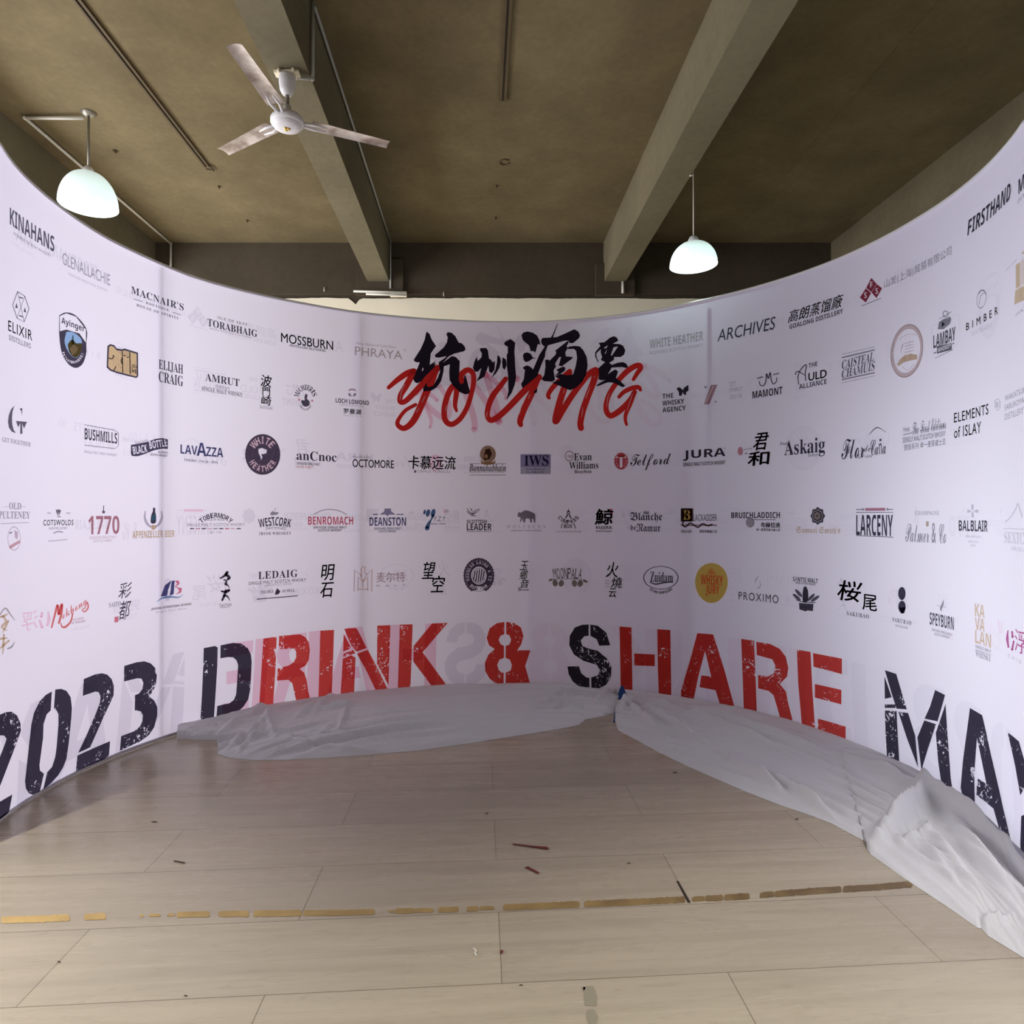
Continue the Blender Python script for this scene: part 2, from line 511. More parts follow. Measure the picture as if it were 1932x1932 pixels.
def worn_ink(name, rgb, scale, thr):
    m, nt, t = dye(name, (0, 0, 0))
    c = tuple(v ** 0.72 for v in lin(rgb))
    tc = nt.nodes.new('ShaderNodeTexCoord')
    mp = nt.nodes.new('ShaderNodeMapping'); nt.links.new(tc.outputs['Object'], mp.inputs['Vector'])
    n1 = nt.nodes.new('ShaderNodeTexNoise'); n1.inputs['Scale'].default_value = scale; n1.inputs['Detail'].default_value = 3; n1.inputs['Distortion'].default_value = 1.6
    n2 = nt.nodes.new('ShaderNodeTexNoise'); n2.inputs['Scale'].default_value = 5.5; n2.inputs['Detail'].default_value = 2
    nt.links.new(mp.outputs[0], n1.inputs['Vector']); nt.links.new(mp.outputs[0], n2.inputs['Vector'])
    mr = nt.nodes.new('ShaderNodeMapRange'); mr.inputs['From Min'].default_value = 0.35; mr.inputs['From Max'].default_value = 0.68; mr.inputs['To Min'].default_value = -0.14; mr.inputs['To Max'].default_value = 0.10
    nt.links.new(n2.outputs['Fac'], mr.inputs['Value'])
    ad = nt.nodes.new('ShaderNodeMath'); ad.operation = 'ADD'; nt.links.new(n1.outputs['Fac'], ad.inputs[0]); nt.links.new(mr.outputs[0], ad.inputs[1])
    gt = nt.nodes.new('ShaderNodeMapRange'); gt.inputs['From Min'].default_value = thr; gt.inputs['From Max'].default_value = thr + 0.02
    nt.links.new(ad.outputs[0], gt.inputs['Value'])
    mx = nt.nodes.new('ShaderNodeMixRGB'); mx.inputs['Color1'].default_value = c + (1,); mx.inputs['Color2'].default_value = (1, 1, 1, 1)
    nt.links.new(gt.outputs[0], mx.inputs['Fac']); nt.links.new(mx.outputs['Color'], t.inputs['Color'])
    return m
M_WRED = worn_ink('worn_red_ink', (208, 54, 48), 34, 0.66)
M_WBLK = worn_ink('worn_black_ink', (42, 38, 52), 34, 0.66)

backdrop = thing('backdrop', (ARC_C[0], 5.8, 0), 'tall curved white fabric backdrop printed all over with logos and red and black lettering', 'backdrop')

# the fabric sheet
ns, nz = 260, 16
vs_, fs_ = [], []
for i in range(ns + 1):
    s = S_END * i / ns
    tz = top_z(s)
    for j in range(nz + 1):
        vs_.append(wall_pt(s, 0.002 + (tz - 0.002) * j / nz))
for i in range(ns):
    for j in range(nz):
        a = i * (nz + 1) + j
        fs_.append((a, a + nz + 1, a + nz + 2, a + 1))
fab = link_mesh('fabric', mesh_from('fabric', vs_, fs_), M_FAB, backdrop, smooth=True)

# the frame the fabric is stretched over
M_ALU = plain('white_frame_tube', (232, 232, 236), 0.35)
for nm, fz in (('top_tube', lambda s: top_z(s) - 0.004), ('bottom_tube', lambda s: 0.016)):
    bm = bmesh.new()
    add_tube(bm, [wall_pt(S_END * i / 160, fz(S_END * i / 160), -0.010) for i in range(161)], 0.012, 10)
    obj(nm, bm, M_ALU, backdrop, smooth=True)
for x in (-45, 305, 670, 1000, 1330):
    s = px(x, 900)[0]
    bm = bmesh.new()
    p = wall_pt(s, 0, -0.055)
    add_tube(bm, [(p[0], p[1], 0.0), (p[0], p[1], top_z(s) - 0.03)], 0.013, 12)
    obj('pole', bm, M_ALU, backdrop, smooth=True)

# ------------------------------------------------------------------ text and shapes printed on the fabric
BASES = {'serif': (0x1D400, 0x1D41A, 0x1D7CE), 'ital': (0x1D468, 0x1D482, None), 'script': (0x1D4D0, 0x1D4EA, None), 'frak': (0x1D56C, 0x1D586, None),
         'bold': (0x1D5D4, 0x1D5EE, 0x1D7EC), 'bital': (0x1D63C, 0x1D656, None)}
def style_text(t, fam):
    if fam not in BASES:
        return t
    u, l, g = BASES[fam]
    o = ''
    for ch in t:
        if 'A' <= ch <= 'Z':
            o += chr(u + ord(ch) - 65)
        elif 'a' <= ch <= 'z':
            o += chr(l + ord(ch) - 97)
        elif '0' <= ch <= '9' and g:
            o += chr(g + ord(ch) - 48)
        else:
            o += ch
    return o

_glyph = {}
def glyphs(t, fam='sans', off=0.0, sp=1.0, norm=True):
    k = (t, fam, sp)
    if k not in _glyph:
        c = bpy.data.curves.new('lettering', 'FONT')
        c.body = style_text(t, fam)
        c.resolution_u = 3
        c.space_character = sp
        o = bpy.data.objects.new('lettering', c)
        COL.objects.link(o)
        bpy.context.view_layer.update()
        me = bpy.data.meshes.new_from_object(o.evaluated_get(bpy.context.evaluated_depsgraph_get()))
        v = np.array([w.co[:2] for w in me.vertices]) if len(me.vertices) else np.zeros((0, 2))
        f = [tuple(p.vertices) for p in me.polygons]
        bpy.data.objects.remove(o); bpy.data.curves.remove(c); bpy.data.meshes.remove(me)
        _glyph[k] = (v, f)
    return _glyph[k]

K = (44, 38, 52)          # black print
G1 = (110, 106, 118)      # grey print
G2 = (160, 156, 166)      # pale grey print
NAVY = (48, 50, 92)
RED = (196, 52, 50)
GOLD = (176, 142, 96)
ghost_v, ghost_f, ghost_m = [], [], []

def add_ghost(sz, faces, red):
    g0 = len(ghost_v)
    for p in sz:
        ghost_v.append(wall_pt(2 * S_MID - p[0], p[1], 0.0014))
    right = sum(p[0] for p in sz) / len(sz) < S_MID      # lands on the right half
    for q in faces:
        ghost_f.append(tuple(g0 + k for k in q)); ghost_m.append((1 if red else 0) + (2 if right else 0))

def outline_loops(pts, faces):
    cnt = {}
    for f in faces:
        for i in range(len(f)):
            a, b = f[i], f[(i + 1) % len(f)]
            cnt[(a, b)] = cnt.get((a, b), 0) + 1
    # weld by position so that shared edges are recognised
    key = lambda i: (round(pts[i][0], 6), round(pts[i][1], 6))
    ed = {}
    for (a, b) in cnt:
        ka, kb = key(a), key(b)
        if ka == kb:
            continue
        if (kb, ka) in ed:
            del ed[(kb, ka)]
        else:
            ed[(ka, kb)] = 1
    nxt = {}
    for a, b in ed:
        nxt.setdefault(a, []).append(b)
    loops = []
    while nxt:
        st = next(iter(nxt))
        lp, cur = [st], st
        while True:
            if cur not in nxt:
                break
            n = nxt[cur].pop()
            if not nxt[cur]:
                del nxt[cur]
            if n == st:
                break
            lp.append(n); cur = n
            if len(lp) > 5000:
                break
        if len(lp) >= 3:
            loops.append(lp)
    return loops

class Print:
    def __init__(self, name, label=None):
        self.name, self.label = name, label
        self.v, self.f, self.mi, self.mats = [], [], [], []
        self.pend = None
    def _mat(self, m, layer=0):
        m = m if isinstance(m, bpy.types.Material) else ink(m, layer)
        if m not in self.mats:
            self.mats.append(m)
        return self.mats.index(m)
    def add(self, sz, faces, col, layer=0, ghost=True):
        sz = [tuple(p) for p in sz]
        if not sz:
            return self
        span = max(p[0] for p in sz) - min(p[0] for p in sz)
        if span > 0.14 and len(sz) < 400:
            bm = bmesh.new()
            bv = [bm.verts.new((p[0], p[1], 0)) for p in sz]
            for q in faces:
                try:
                    bm.faces.new([bv[i] for i in q])
                except ValueError:
                    pass
            s0 = min(p[0] for p in sz)
            for k in range(1, int(span / 0.07) + 1):
                bmesh.ops.bisect_plane(bm, geom=bm.verts[:] + bm.edges[:] + bm.faces[:], plane_co=(s0 + k * 0.07, 0, 0), plane_no=(1, 0, 0))
            bm.verts.index_update()
            sz = [(w.co.x, w.co.y) for w in bm.verts]
            faces = [tuple(w.index for w in q.verts) for q in bm.faces]
            bm.free()
        i0 = len(self.v)
        mi = self._mat(col, layer)
        off = 0.0030 + 0.0016 * layer
        self.v += [wall_pt(p[0], p[1], off) for p in sz]
        for q in faces:
            self.f.append(tuple(i0 + k for k in q)); self.mi.append(mi)
        if ghost and layer == 0:
            if isinstance(col, bpy.types.Material):
                red, lum = col is M_WRED, 0.0
            else:
                cl = lin(col)
                lum = 0.3 * cl[0] + 0.6 * cl[1] + 0.1 * cl[2]
                red = col[0] > 150 and col[1] < 90
            if lum < 0.16 or red:
                add_ghost(sz, faces, red)
        return self
    def t(self, txt, x0, x1, y, h, col=K, fam='sans', off=0.0, sp=1.0, shear=0.0, layer=0, ghost=True, cut=0):
        """a line of lettering between image columns x0 and x1, centred on row y, h pixels tall"""
        v, f = glyphs(txt, fam, off, sp)
        if not len(v):
            return self
        mn, mxx = v.min(0), v.max(0)
        u = (v - mn) / np.maximum(mxx - mn, 1e-6)
        xm = (x0 + x1) / 2
        sa, sb = px(x0, y)[0], px(x1, y)[0]
        zc = px(xm, y)[1]
        zh = h * float(np.interp(xm, _rx, _rd)) / F
        sh = shear * zh
        pts = [(sa + (sb - sa) * a + sh * (b - 0.5), zc + (b - 0.5) * zh) for a, b in u]
        if cut:
            self.pend[1].extend(outline_loops(pts, f))
            if cut == 1:
                return self
        if off > 0.001 and fam == 'sans' and max(lin(col)) < 0.09:
            em = abs(sb - sa) / max(mxx[0] - mn[0], 1e-6)
            for dx, dy in ((-1, 0), (1, 0), (0, 0.7), (0, -0.7)):
                self.add([(a + dx * off * em, b + dy * off * em) for a, b in pts], f, col, layer, False)
        return self.add(pts, f, col, layer, ghost)
    def tp(self, txt, cx, cy, w, h, rot=0.0, col=K, fam='sans', off=0.0, sp=1.0, layer=0, shear=0.0, ghost=True, cut=0):
        """lettering turned by rot degrees in the plane of the print, sized in image pixels"""
        v, f = glyphs(txt, fam, off, sp)
        if not len(v):
            return self
        mn, mxx = v.min(0), v.max(0)
        u = (v - mn) / np.maximum(mxx - mn, 1e-6) - 0.5
        c, s = math.cos(math.radians(rot)), math.sin(math.radians(rot))
        pts = []
        for a, b in u:
            X, Y = a * w + b * h * shear, b * h
            pts.append(px(cx + X * c - Y * s, cy - (X * s + Y * c)))
        if cut:
            self.pend[1].extend(outline_loops(pts, f))
            if cut == 1:
                return self
        return self.add(pts, f, col, layer, ghost)
    def arc(self, txt, cx, cy, rx, ry, a0, a1, h, col=K, fam='bold', off=0.0, layer=0, cw=0.62, inside=False, cut=0):
        """letters set one by one round an ellipse; angles in degrees, 90 is up"""
        n = len(txt)
        for i, ch in enumerate(txt):
            if ch == ' ':
                continue
            a = math.radians(a0 + (a1 - a0) * (i + 0.5) / n)
            rot = math.degrees(a) - 90 if not inside else math.degrees(a) + 90
            w = h * (0.28 if ch in "I'.1" else 0.9 if ch in 'MW' else cw)
            self.tp(ch, cx + rx * math.cos(a), cy - ry * math.sin(a), w, h, rot, col, fam, off, layer=layer, cut=cut)
        return self
    def base(self, pts, col=K, o=(0, 0), k=1.0, curve=False, holes=()):
        """a dark shape whose pale lettering is left unprinted; closed off by flush()"""
        if curve:
            pts = [tuple(p) for p in smooth_path(list(pts) + [pts[0]], 4)[:-1]]
        self.pend = (col, [[px(o[0] + x / k, o[1] + y / k) for x, y in lp] for lp in [pts] + list(holes)])
        return self
    def flush(self):
        if self.pend:
            col, loops = self.pend
            self.pend = None
            tri = tessellate_polygon([[Vector((a, b, 0)) for a, b in lp] for lp in loops])
            self.add([p for lp in loops for p in lp], [tuple(t_) for t_ in tri], col, 0, True)
        return self
    def poly(self, pts, col=K, layer=0, holes=(), o=(0, 0), k=1.0, curve=False, ghost=True):
        if curve:
            q = list(pts) + [pts[0]]
            pts = [tuple(p) for p in smooth_path(q, 4)[:-1]]
        loops = [pts] + list(holes)
        m = [[px(o[0] + x / k, o[1] + y / k) for x, y in lp] for lp in loops]
        tri = tessellate_polygon([[Vector((a, b, 0)) for a, b in lp] for lp in m])
        flat = [p for lp in m for p in lp]
        return self.add(flat, [tuple(t_) for t_ in tri], col, layer, ghost)
    def ell(self, cx, cy, rx, ry, col=K, layer=0, rot=0.0, n=40, hole=0.0, jag=0.0, ghost=True):
        c, s = math.cos(math.radians(rot)), math.sin(math.radians(rot))
        def ring(q):
            r = []
            for i in range(n):
                a = 2 * PI * i / n
                j = 1 + (jag if i % 2 else 0)
                X, Y = rx * q * j * math.cos(a), ry * q * j * math.sin(a)
                r.append((cx + X * c - Y * s, cy + X * s + Y * c))
            return r
        if hole > 0:
            a_, b_ = ring(1.0), ring(hole)
            pts = [px(*p) for p in a_ + b_]
            fc = [(i, (i + 1) % n, n + (i + 1) % n, n + i) for i in range(n)]
            return self.add(pts, fc, col, layer, ghost)
        return self.poly(ring(1.0), col, layer, ghost=ghost)
    def stroke(self, pts, w, col=K, layer=0, o=(0, 0), k=1.0, per=5, ghost=True, round_=True):
        P = [np.array(q, float) for q in smooth_path(pts, per)] if per > 1 else [np.array(q, float) for q in pts]
        n = len(P)
        ws = w if isinstance(w, (list, tuple)) else [w, w]
        W = np.interp(np.linspace(0, 1, n), np.linspace(0, 1, len(ws)), ws)
        L_, R_ = [], []
        for i in range(n):
            d = P[min(i + 1, n - 1)] - P[max(i - 1, 0)]
            d = d / (np.linalg.norm(d) + 1e-9)
            nrm = np.array([-d[1], d[0]]) * W[i] / 2
            L_.append(P[i] + nrm); R_.append(P[i] - nrm)
        pts3 = [px(o[0] + q[0] / k, o[1] + q[1] / k) for q in L_ + R_]
        fc = [(i, i + 1, n + i + 1, n + i) for i in range(n - 1)]
        self.add(pts3, fc, col, layer, ghost)
        if round_ and max(ws) / k > 3:
            for e in (0, n - 1):
                self.ell(o[0] + P[e][0] / k, o[1] + P[e][1] / k, W[e] / 2 / k, W[e] / 2 / k, col, layer, n=14, ghost=ghost)
        return self
    def line(self, x0, y0, x1, y1, w=1.0, col=K, layer=0):
        return self.stroke([(x0, y0), (x1, y1)], w, col, layer, per=4, round_=False)
    def done(self):
        self.flush()
        if not self.v:
            return None
        me = mesh_from(self.name, self.v, self.f)
        o = link_mesh(self.name, me, self.mats, backdrop)
        me.polygons.foreach_set('material_index', self.mi)
        if self.label:
            o['label'] = self.label
        return o

def logo(label=None, name='printed_logo'):
    return Print(name, label)

# --- stencil lettering along the foot
def letter(label, o, k, polys, mat):
    p = Print('stencil_letter', label)
    for q in polys:
        p.poly(q, mat, o=o, k=k)
    p.done()
BL, RDL = 'worn black stencil print', 'worn red stencil print'
O, k = (0, 1230), 5.855
letter(BL, O, k, [[(0, 690), (60, 665), (120, 660), (180, 700), (220, 790), (225, 870), (190, 970), (130, 1130), (60, 1310), (0, 1465), (-60, 1600), (-90, 1640), (-90, 1370), (0, 1140), (50, 1010), (65, 960), (40, 925), (0, 922), (-120, 960), (-120, 740)],
                  [(130, 1575), (95, 1760), (70, 1790), (0, 1845), (-120, 1915), (-120, 1725), (0, 1650)]], M_WBLK)
letter(BL, O, k, [[(567, 437), (555, 645), (510, 690), (475, 800), (470, 950), (430, 1250), (435, 1310), (480, 1345), (435, 1540), (360, 1578), (315, 1565), (280, 1510), (270, 1430), (290, 1250), (320, 980), (340, 800), (370, 670), (430, 550), (500, 475)],
                  [(605, 415), (670, 408), (730, 430), (775, 500), (790, 620), (780, 760), (755, 1000), (730, 1180), (690, 1280), (640, 1360), (560, 1450), (472, 1520), (515, 1330), (570, 1270), (605, 1160), (620, 1050), (640, 800), (640, 690), (620, 645), (590, 625)]], M_WBLK)
letter(BL, O, k, [[(920, 300), (1040, 250), (1120, 235), (1180, 250), (1230, 300), (1255, 380), (1250, 480), (1210, 570), (1130, 740), (1060, 900), (990, 1055), (858, 1115), (960, 900), (1050, 690), (1100, 560), (1105, 490), (1085, 445), (1050, 437), (910, 485)],
                  [(850, 1145), (1212, 985), (1200, 1140), (1150, 1185), (832, 1322)]], M_WBLK)
letter(BL, O, k, [[(1368, 155), (1500, 115), (1590, 103), (1660, 125), (1710, 175), (1730, 260), (1720, 350), (1690, 430), (1640, 490), (1700, 535), (1735, 610), (1735, 700), (1700, 830), (1640, 920), (1540, 990), (1320, 1092), (1335, 930), (1480, 875), (1545, 820), (1570, 760), (1575, 700), (1550, 655), (1484, 645), (1488, 478), (1530, 460), (1570, 410), (1580, 340), (1560, 295), (1510, 290), (1366, 327)]], M_WBLK)
O, k = (370, 1170), 8.05
letter(BL, O, k, [[(112, 425), (285, 392), (325, 415), (318, 700), (290, 1150), (265, 1515), (58, 1568), (85, 1150), (105, 700)],
                  [(368, 382), (560, 345), (680, 355), (780, 420), (830, 520), (842, 640), (820, 1050), (790, 1200), (720, 1310), (620, 1400), (480, 1460), (305, 1485), (318, 1305), (430, 1275), (500, 1265), (570, 1210), (605, 1130), (615, 1000), (635, 680), (610, 610), (560, 565), (480, 560), (365, 580)]], M_WBLK)
letter(RDL, O, k, [[(1018, 280), (1222, 250), (1200, 800), (1165, 1310), (953, 1342), (990, 750)],
                   [(1258, 240), (1580, 215), (1660, 260), (1710, 340), (1725, 450), (1710, 600), (1660, 690), (1570, 740), (1640, 800), (1675, 900), (1700, 1080), (1735, 1210), (1520, 1238), (1490, 1100), (1460, 960), (1400, 905), (1225, 918), (1235, 735), (1400, 690), (1480, 640), (1520, 560), (1515, 470), (1480, 430), (1250, 442)]], M_WRED)
O, k = (590, 1160), 7.43
letter(RDL, O, k, [[(105, 222), (297, 210), (285, 600), (270, 1000), (265, 1140), (78, 1165), (90, 800)]], M_WRED)
letter(RDL, O, k, [[(432, 265), (530, 445), (520, 475), (425, 515)], [(425, 545), (570, 490), (595, 540), (425, 590)], [(420, 615), (540, 565), (600, 600), (578, 1100), (390, 1118)],
                   [(440, 195), (600, 183), (625, 205), (690, 330), (755, 465), (610, 515), (540, 430)], [(620, 545), (770, 490), (900, 730), (1052, 1048), (885, 1062), (760, 800)],
                   [(905, 150), (1088, 145), (1060, 985), (900, 685)]], M_WRED)
letter(RDL, O, k, [[(1220, 137), (1400, 132), (1370, 1028), (1193, 1042)], [(1672, 120), (1893, 112), (1540, 525), (1886, 1000), (1680, 1015), (1410, 655), (1415, 435)]], M_WRED)
O, k = (900, 1160), 5.084
letter(RDL, O, k, [[(262, 68), (262, 185), (225, 200), (207, 240), (225, 280), (258, 298), (258, 412), (215, 430), (193, 480), (210, 535), (255, 555), (255, 672), (190, 665), (120, 610), (80, 540), (75, 460), (110, 380), (170, 330), (115, 290), (92, 220), (120, 130), (190, 80)],
                   [(280, 68), (350, 75), (420, 120), (445, 200), (425, 280), (385, 340), (512, 340), (462, 490), (515, 682), (400, 682), (385, 650), (275, 672), (275, 555), (320, 535), (335, 480), (315, 430), (275, 412), (275, 298), (310, 285), (328, 240), (310, 195), (280, 185)]], M_WRED)
letter(BL, O, k, [[(1072, 92), (1072, 200), (1030, 205), (995, 245), (1010, 295), (1060, 320), (1160, 345), (1250, 420), (1290, 500), (1285, 590), (1240, 670), (1160, 710), (1098, 712), (1095, 600), (1160, 580), (1180, 530), (1150, 480), (1020, 440), (930, 380), (885, 290), (890, 200), (940, 120), (1010, 95)],
                  [(1088, 92), (1160, 105), (1240, 170), (1278, 292), (1172, 295), (1150, 235), (1088, 200)], [(868, 495), (978, 492), (1000, 560), (1050, 600), (1078, 603), (1078, 705), (1000, 700), (920, 640), (880, 570)]], M_WBLK)
letter(RDL, O, k, [[(1368, 112), (1482, 120), (1492, 748), (1380, 730)], [(1508, 370), (1706, 380), (1706, 492), (1510, 485)], [(1730, 138), (1855, 145), (1865, 790), (1745, 775), (1735, 500)]], M_WRED)
O, k = (1150, 1160), 4.293
letter(RDL, O, k, [[(712, 148), (840, 158), (930, 440), (1018, 765), (900, 740), (860, 610), (730, 585), (745, 490), (825, 500), (775, 290), (720, 500), (680, 697), (580, 685), (580, 610), (650, 380)]], M_WRED)
letter(RDL, O, k, [[(1068, 195), (1172, 210), (1185, 520), (1195, 800), (1090, 780), (1080, 500)],
                   [(1190, 218), (1300, 235), (1380, 275), (1430, 340), (1450, 430), (1440, 500), (1380, 560), (1430, 620), (1450, 720), (1492, 882), (1390, 855), (1360, 750), (1330, 650), (1290, 615), (1205, 595), (1205, 488), (1290, 498), (1335, 470), (1345, 410), (1320, 360), (1195, 325)]], M_WRED)
letter(RDL, O, k, [[(1520, 282), (1630, 300), (1645, 600), (1668, 935), (1560, 890), (1530, 550)], [(1650, 310), (1885, 355), (1885, 480), (1655, 420)], [(1665, 560), (1880, 608), (1880, 725), (1665, 670)], [(1690, 840), (1915, 905), (1915, 1025), (1690, 945)]], M_WRED)
O, k = (1652, 1240), 4.829
letter(BL, O, k, [[(85, 175), (150, 365), (88, 378)], [(88, 430), (185, 430), (185, 462), (88, 462)], [(88, 485), (195, 490), (205, 700), (222, 982), (108, 920), (95, 700)], [(88, 118), (192, 152), (270, 415), (288, 475), (195, 468), (150, 330)],
                  [(210, 495), (300, 508), (365, 715), (392, 1010), (290, 740)], [(547, 298), (638, 345), (570, 585), (450, 560), (500, 450)], [(448, 575), (555, 610), (470, 870), (422, 1030), (385, 730)], [(642, 425), (660, 700), (690, 1100), (715, 1270), (610, 1190), (575, 950), (553, 690)]], M_WBLK)
letter(BL, O, k, [[(865, 462), (978, 530), (1060, 900), (1170, 1380), (1255, 1745), (1150, 1630), (1080, 1380), (925, 1255), (930, 1100), (1015, 1155), (930, 735), (905, 1050), (912, 1418), (815, 1335), (780, 1190), (800, 950)]], M_WBLK)
p = Print('stencil_letter', BL)
arm = [(1210, 685), (1315, 770), (1380, 1000), (1400, 1130), (1325, 1260), (1280, 1000)]
p.poly(arm, M_WBLK, o=O, k=k).poly([(1335, 1450), (1420, 1400), (1440, 1900), (1400, 1930), (1335, 1850), (1325, 1700)], M_WBLK, o=O, k=k)
s_c = px(O[0] + 1405 / k, 1560)[0]                  # the other arm, past the edge of the view
m = [px(O[0] + x / k, O[1] + y / k) for x, y in arm]
m = [(2 * s_c - a_ + 0.02, b_) for a_, b_ in m]
p.add(m, [tuple(t_) for t_ in tessellate_polygon([[Vector((a_, b_, 0)) for a_, b_ in m]])], M_WBLK)
p.done()

# --- brush lettering at the top centre
RS = (204, 48, 46)
y_ = Print('brush_script_word', 'red brush script print')
O, k = (720, 610), 8.78
y_.stroke([(115, 1065), (260, 940), (420, 830), (530, 795)], [65, 100, 100], RS, o=O, k=k)
y_.stroke([(530, 800), (480, 900), (400, 1050), (320, 1180), (300, 1280), (340, 1310), (420, 1270), (560, 1130), (720, 960), (850, 820), (930, 740)], [110, 100, 85, 90, 110, 110], RS, o=O, k=k)
y_.stroke([(900, 760), (830, 950), (740, 1150), (650, 1370), (560, 1560), (470, 1680), (370, 1740), (290, 1710), (260, 1650), (300, 1560), (400, 1440), (560, 1350)], [110, 120, 110, 85, 65, 60], RS, o=O, k=k)
y_.stroke([(1240, 1450), (1215, 1350), (1240, 1150), (1250, 1060)], [50, 85, 100], RS, o=O, k=k)
y_.stroke([(1330, 960), (1310, 880), (1370, 800), (1440, 775), (1510, 830), (1525, 960), (1490, 1150), (1420, 1380), (1310, 1570), (1180, 1670), (1090, 1650), (1040, 1560), (1040, 1400), (1080, 1230), (1150, 1080), (1230, 1000)], [100, 90, 80, 90, 95, 95], RS, o=O, k=k)
O = (880, 600)
y_.stroke([(650, 1010), (560, 1130), (450, 1270), (380, 1420), (345, 1580), (370, 1670), (430, 1690), (560, 1610), (720, 1460), (900, 1270), (1100, 1070), (1200, 985)], [80, 100, 85, 100, 105, 110], RS, o=O, k=k)
y_.stroke([(1180, 1010), (1080, 1250), (960, 1500), (890, 1700), (900, 1770)], [100, 110, 105, 80], RS, o=O, k=k)
O, k = (1020, 610), 8.782
y_.stroke([(140, 1235), (125, 1190), (180, 1090), (280, 980), (400, 870), (480, 800)], [60, 80, 85, 90], RS, o=O, k=k)
y_.stroke([(470, 830), (400, 1050), (320, 1290), (260, 1530), (250, 1620)], [110, 110, 115], RS, o=O, k=k)
y_.stroke([(270, 1610), (380, 1420), (520, 1200), (680, 980), (820, 830), (910, 775)], [105, 100, 105, 105], RS, o=O, k=k)
y_.stroke([(925, 790), (880, 960), (780, 1220), (700, 1450), (660, 1650), (670, 1735)], [110, 105, 105, 100], RS, o=O, k=k)
y_.stroke([(1540, 930), (1600, 830), (1655, 750), (1640, 700), (1560, 715), (1430, 800), (1280, 960), (1150, 1150), (1090, 1320), (1090, 1450), (1150, 1530), (1240, 1500), (1380, 1390), (1500, 1250), (1560, 1140)], [60, 90, 95, 80, 90, 100, 80], RS, o=O, k=k)
y_.stroke([(1300, 1220), (1380, 1140), (1500, 1080), (1620, 1060), (1655, 1105)], [60, 75, 80, 55], RS, o=O, k=k)
y_.stroke([(1545, 1160), (1480, 1350), (1415, 1500), (1405, 1600), (1425, 1680)], [85, 70, 60, 45], RS, o=O, k=k)
WS = (216, 190, 200)
for st in ([(385, 1010), (330, 1120), (302, 1270)],):
    y_.stroke(st, [8, 14, 10], WS, layer=2, o=(720, 610), k=8.78, round_=False)
for st in ([(725, 1200), (660, 1320)], [(620, 1400), (570, 1480)], [(1078, 1350), (1055, 1460)]):
    y_.stroke(st, [4, 14, 6], WS, layer=2, o=(720, 610), k=8.78, round_=False)
for st in ([(900, 1510), (875, 1600)], [(1060, 1260), (1020, 1345)], [(345, 1550), (330, 1650)], [(1630, 1180), (1605, 1250)]):
    y_.stroke(st, [4, 12, 5], WS, layer=2, o=(880, 600), k=8.78, round_=False)
for st in ([(825, 1050), (745, 1250)], [(705, 1390), (680, 1560)], [(1145, 1150), (1110, 1260), (1100, 1390)], [(1530, 1160), (1430, 1460)], [(840, 870), (740, 990)], [(905, 870), (885, 910)]):
    y_.stroke(st, [4, 13, 5], WS, layer=2, o=(1020, 610), k=8.782, round_=False)
y_.done()

BK = (40, 32, 46)
def brush(o, k, polys):
    p = Print('brush_character', 'black brush print')
    for q in polys:
        if isinstance(q, tuple):
            p.poly(q[0], BK, layer=1, holes=q[1], o=o, k=k)
            gl = q[0]
        else:
            p.poly(q, BK, layer=1, o=o, k=k)
            gl = q
        # its show-through on the fabric
        m = [px(o[0] + x / k, o[1] + y / k) for x, y in gl]
        tri = tessellate_polygon([[Vector((a, b, 0)) for a, b in m]])
        add_ghost(m, [tuple(t_) for t_ in tri], False)
    p.done()
brush((720, 610), 8.78, [
    ([(750, 140), (795, 180), (825, 265), (900, 380), (815, 500), (795, 690), (895, 625), (870, 685), (915, 655), (860, 745), (720, 880), (660, 960), (590, 995), (545, 975), (520, 920), (560, 830), (630, 650), (560, 645), (528, 612), (570, 545), (650, 420), (710, 280), (735, 165)],
     [[(680, 735), (695, 760), (675, 800), (665, 775)]]),
    [(1100, 148), (1160, 160), (1220, 215), (1275, 320), (1330, 335), (1375, 385), (1390, 435), (1365, 465), (1200, 505), (1120, 545), (1060, 590), (1065, 545), (950, 572), (890, 565), (880, 525), (940, 480), (1030, 400), (1080, 320), (1095, 235), (1070, 180)],
    [(940, 650), (1070, 560), (1100, 560), (1015, 655), (1030, 715), (1025, 800), (985, 960), (910, 1065), (820, 1118), (690, 1130), (685, 1080), (740, 990), (760, 1060), (850, 1040), (930, 900), (970, 790), (955, 720)],
    [(1015, 655), (1160, 545), (1230, 560), (1295, 630), (1285, 820), (1275, 950), (1310, 1010), (1360, 990), (1370, 855), (1395, 880), (1460, 1120), (1445, 1165), (1390, 1180), (1300, 1145), (1180, 1030), (1125, 940), (1120, 800), (1130, 680), (1030, 715)]])
brush((880, 600), 8.78, [
    [(225, 500), (330, 498), (358, 545), (375, 680), (390, 678), (440, 740), (475, 708), (465, 860), (415, 918), (375, 890), (365, 790), (295, 975), (160, 1055), (215, 960), (245, 830), (190, 890), (140, 890), (108, 830), (130, 730), (170, 640), (188, 715), (250, 650), (255, 590), (225, 540)],
    [(515, 612), (555, 650), (572, 720), (545, 830), (490, 920), (415, 992), (480, 860), (505, 740)],
    [(600, 650), (655, 690), (665, 780), (635, 862), (600, 830), (592, 740)],
    [(730, 350), (808, 410), (795, 560), (808, 800), (825, 980), (800, 1110), (750, 1240), (662, 1365), (695, 1220), (690, 950), (668, 780), (668, 600), (685, 590), (685, 475), (640, 455), (622, 425), (640, 395)]])
p_ = lambda L_: [((1020 - 880) * 8.78 + x * 8.78 / 8.782, (610 - 600) * 8.78 + y * 8.78 / 8.782) for x, y in L_]
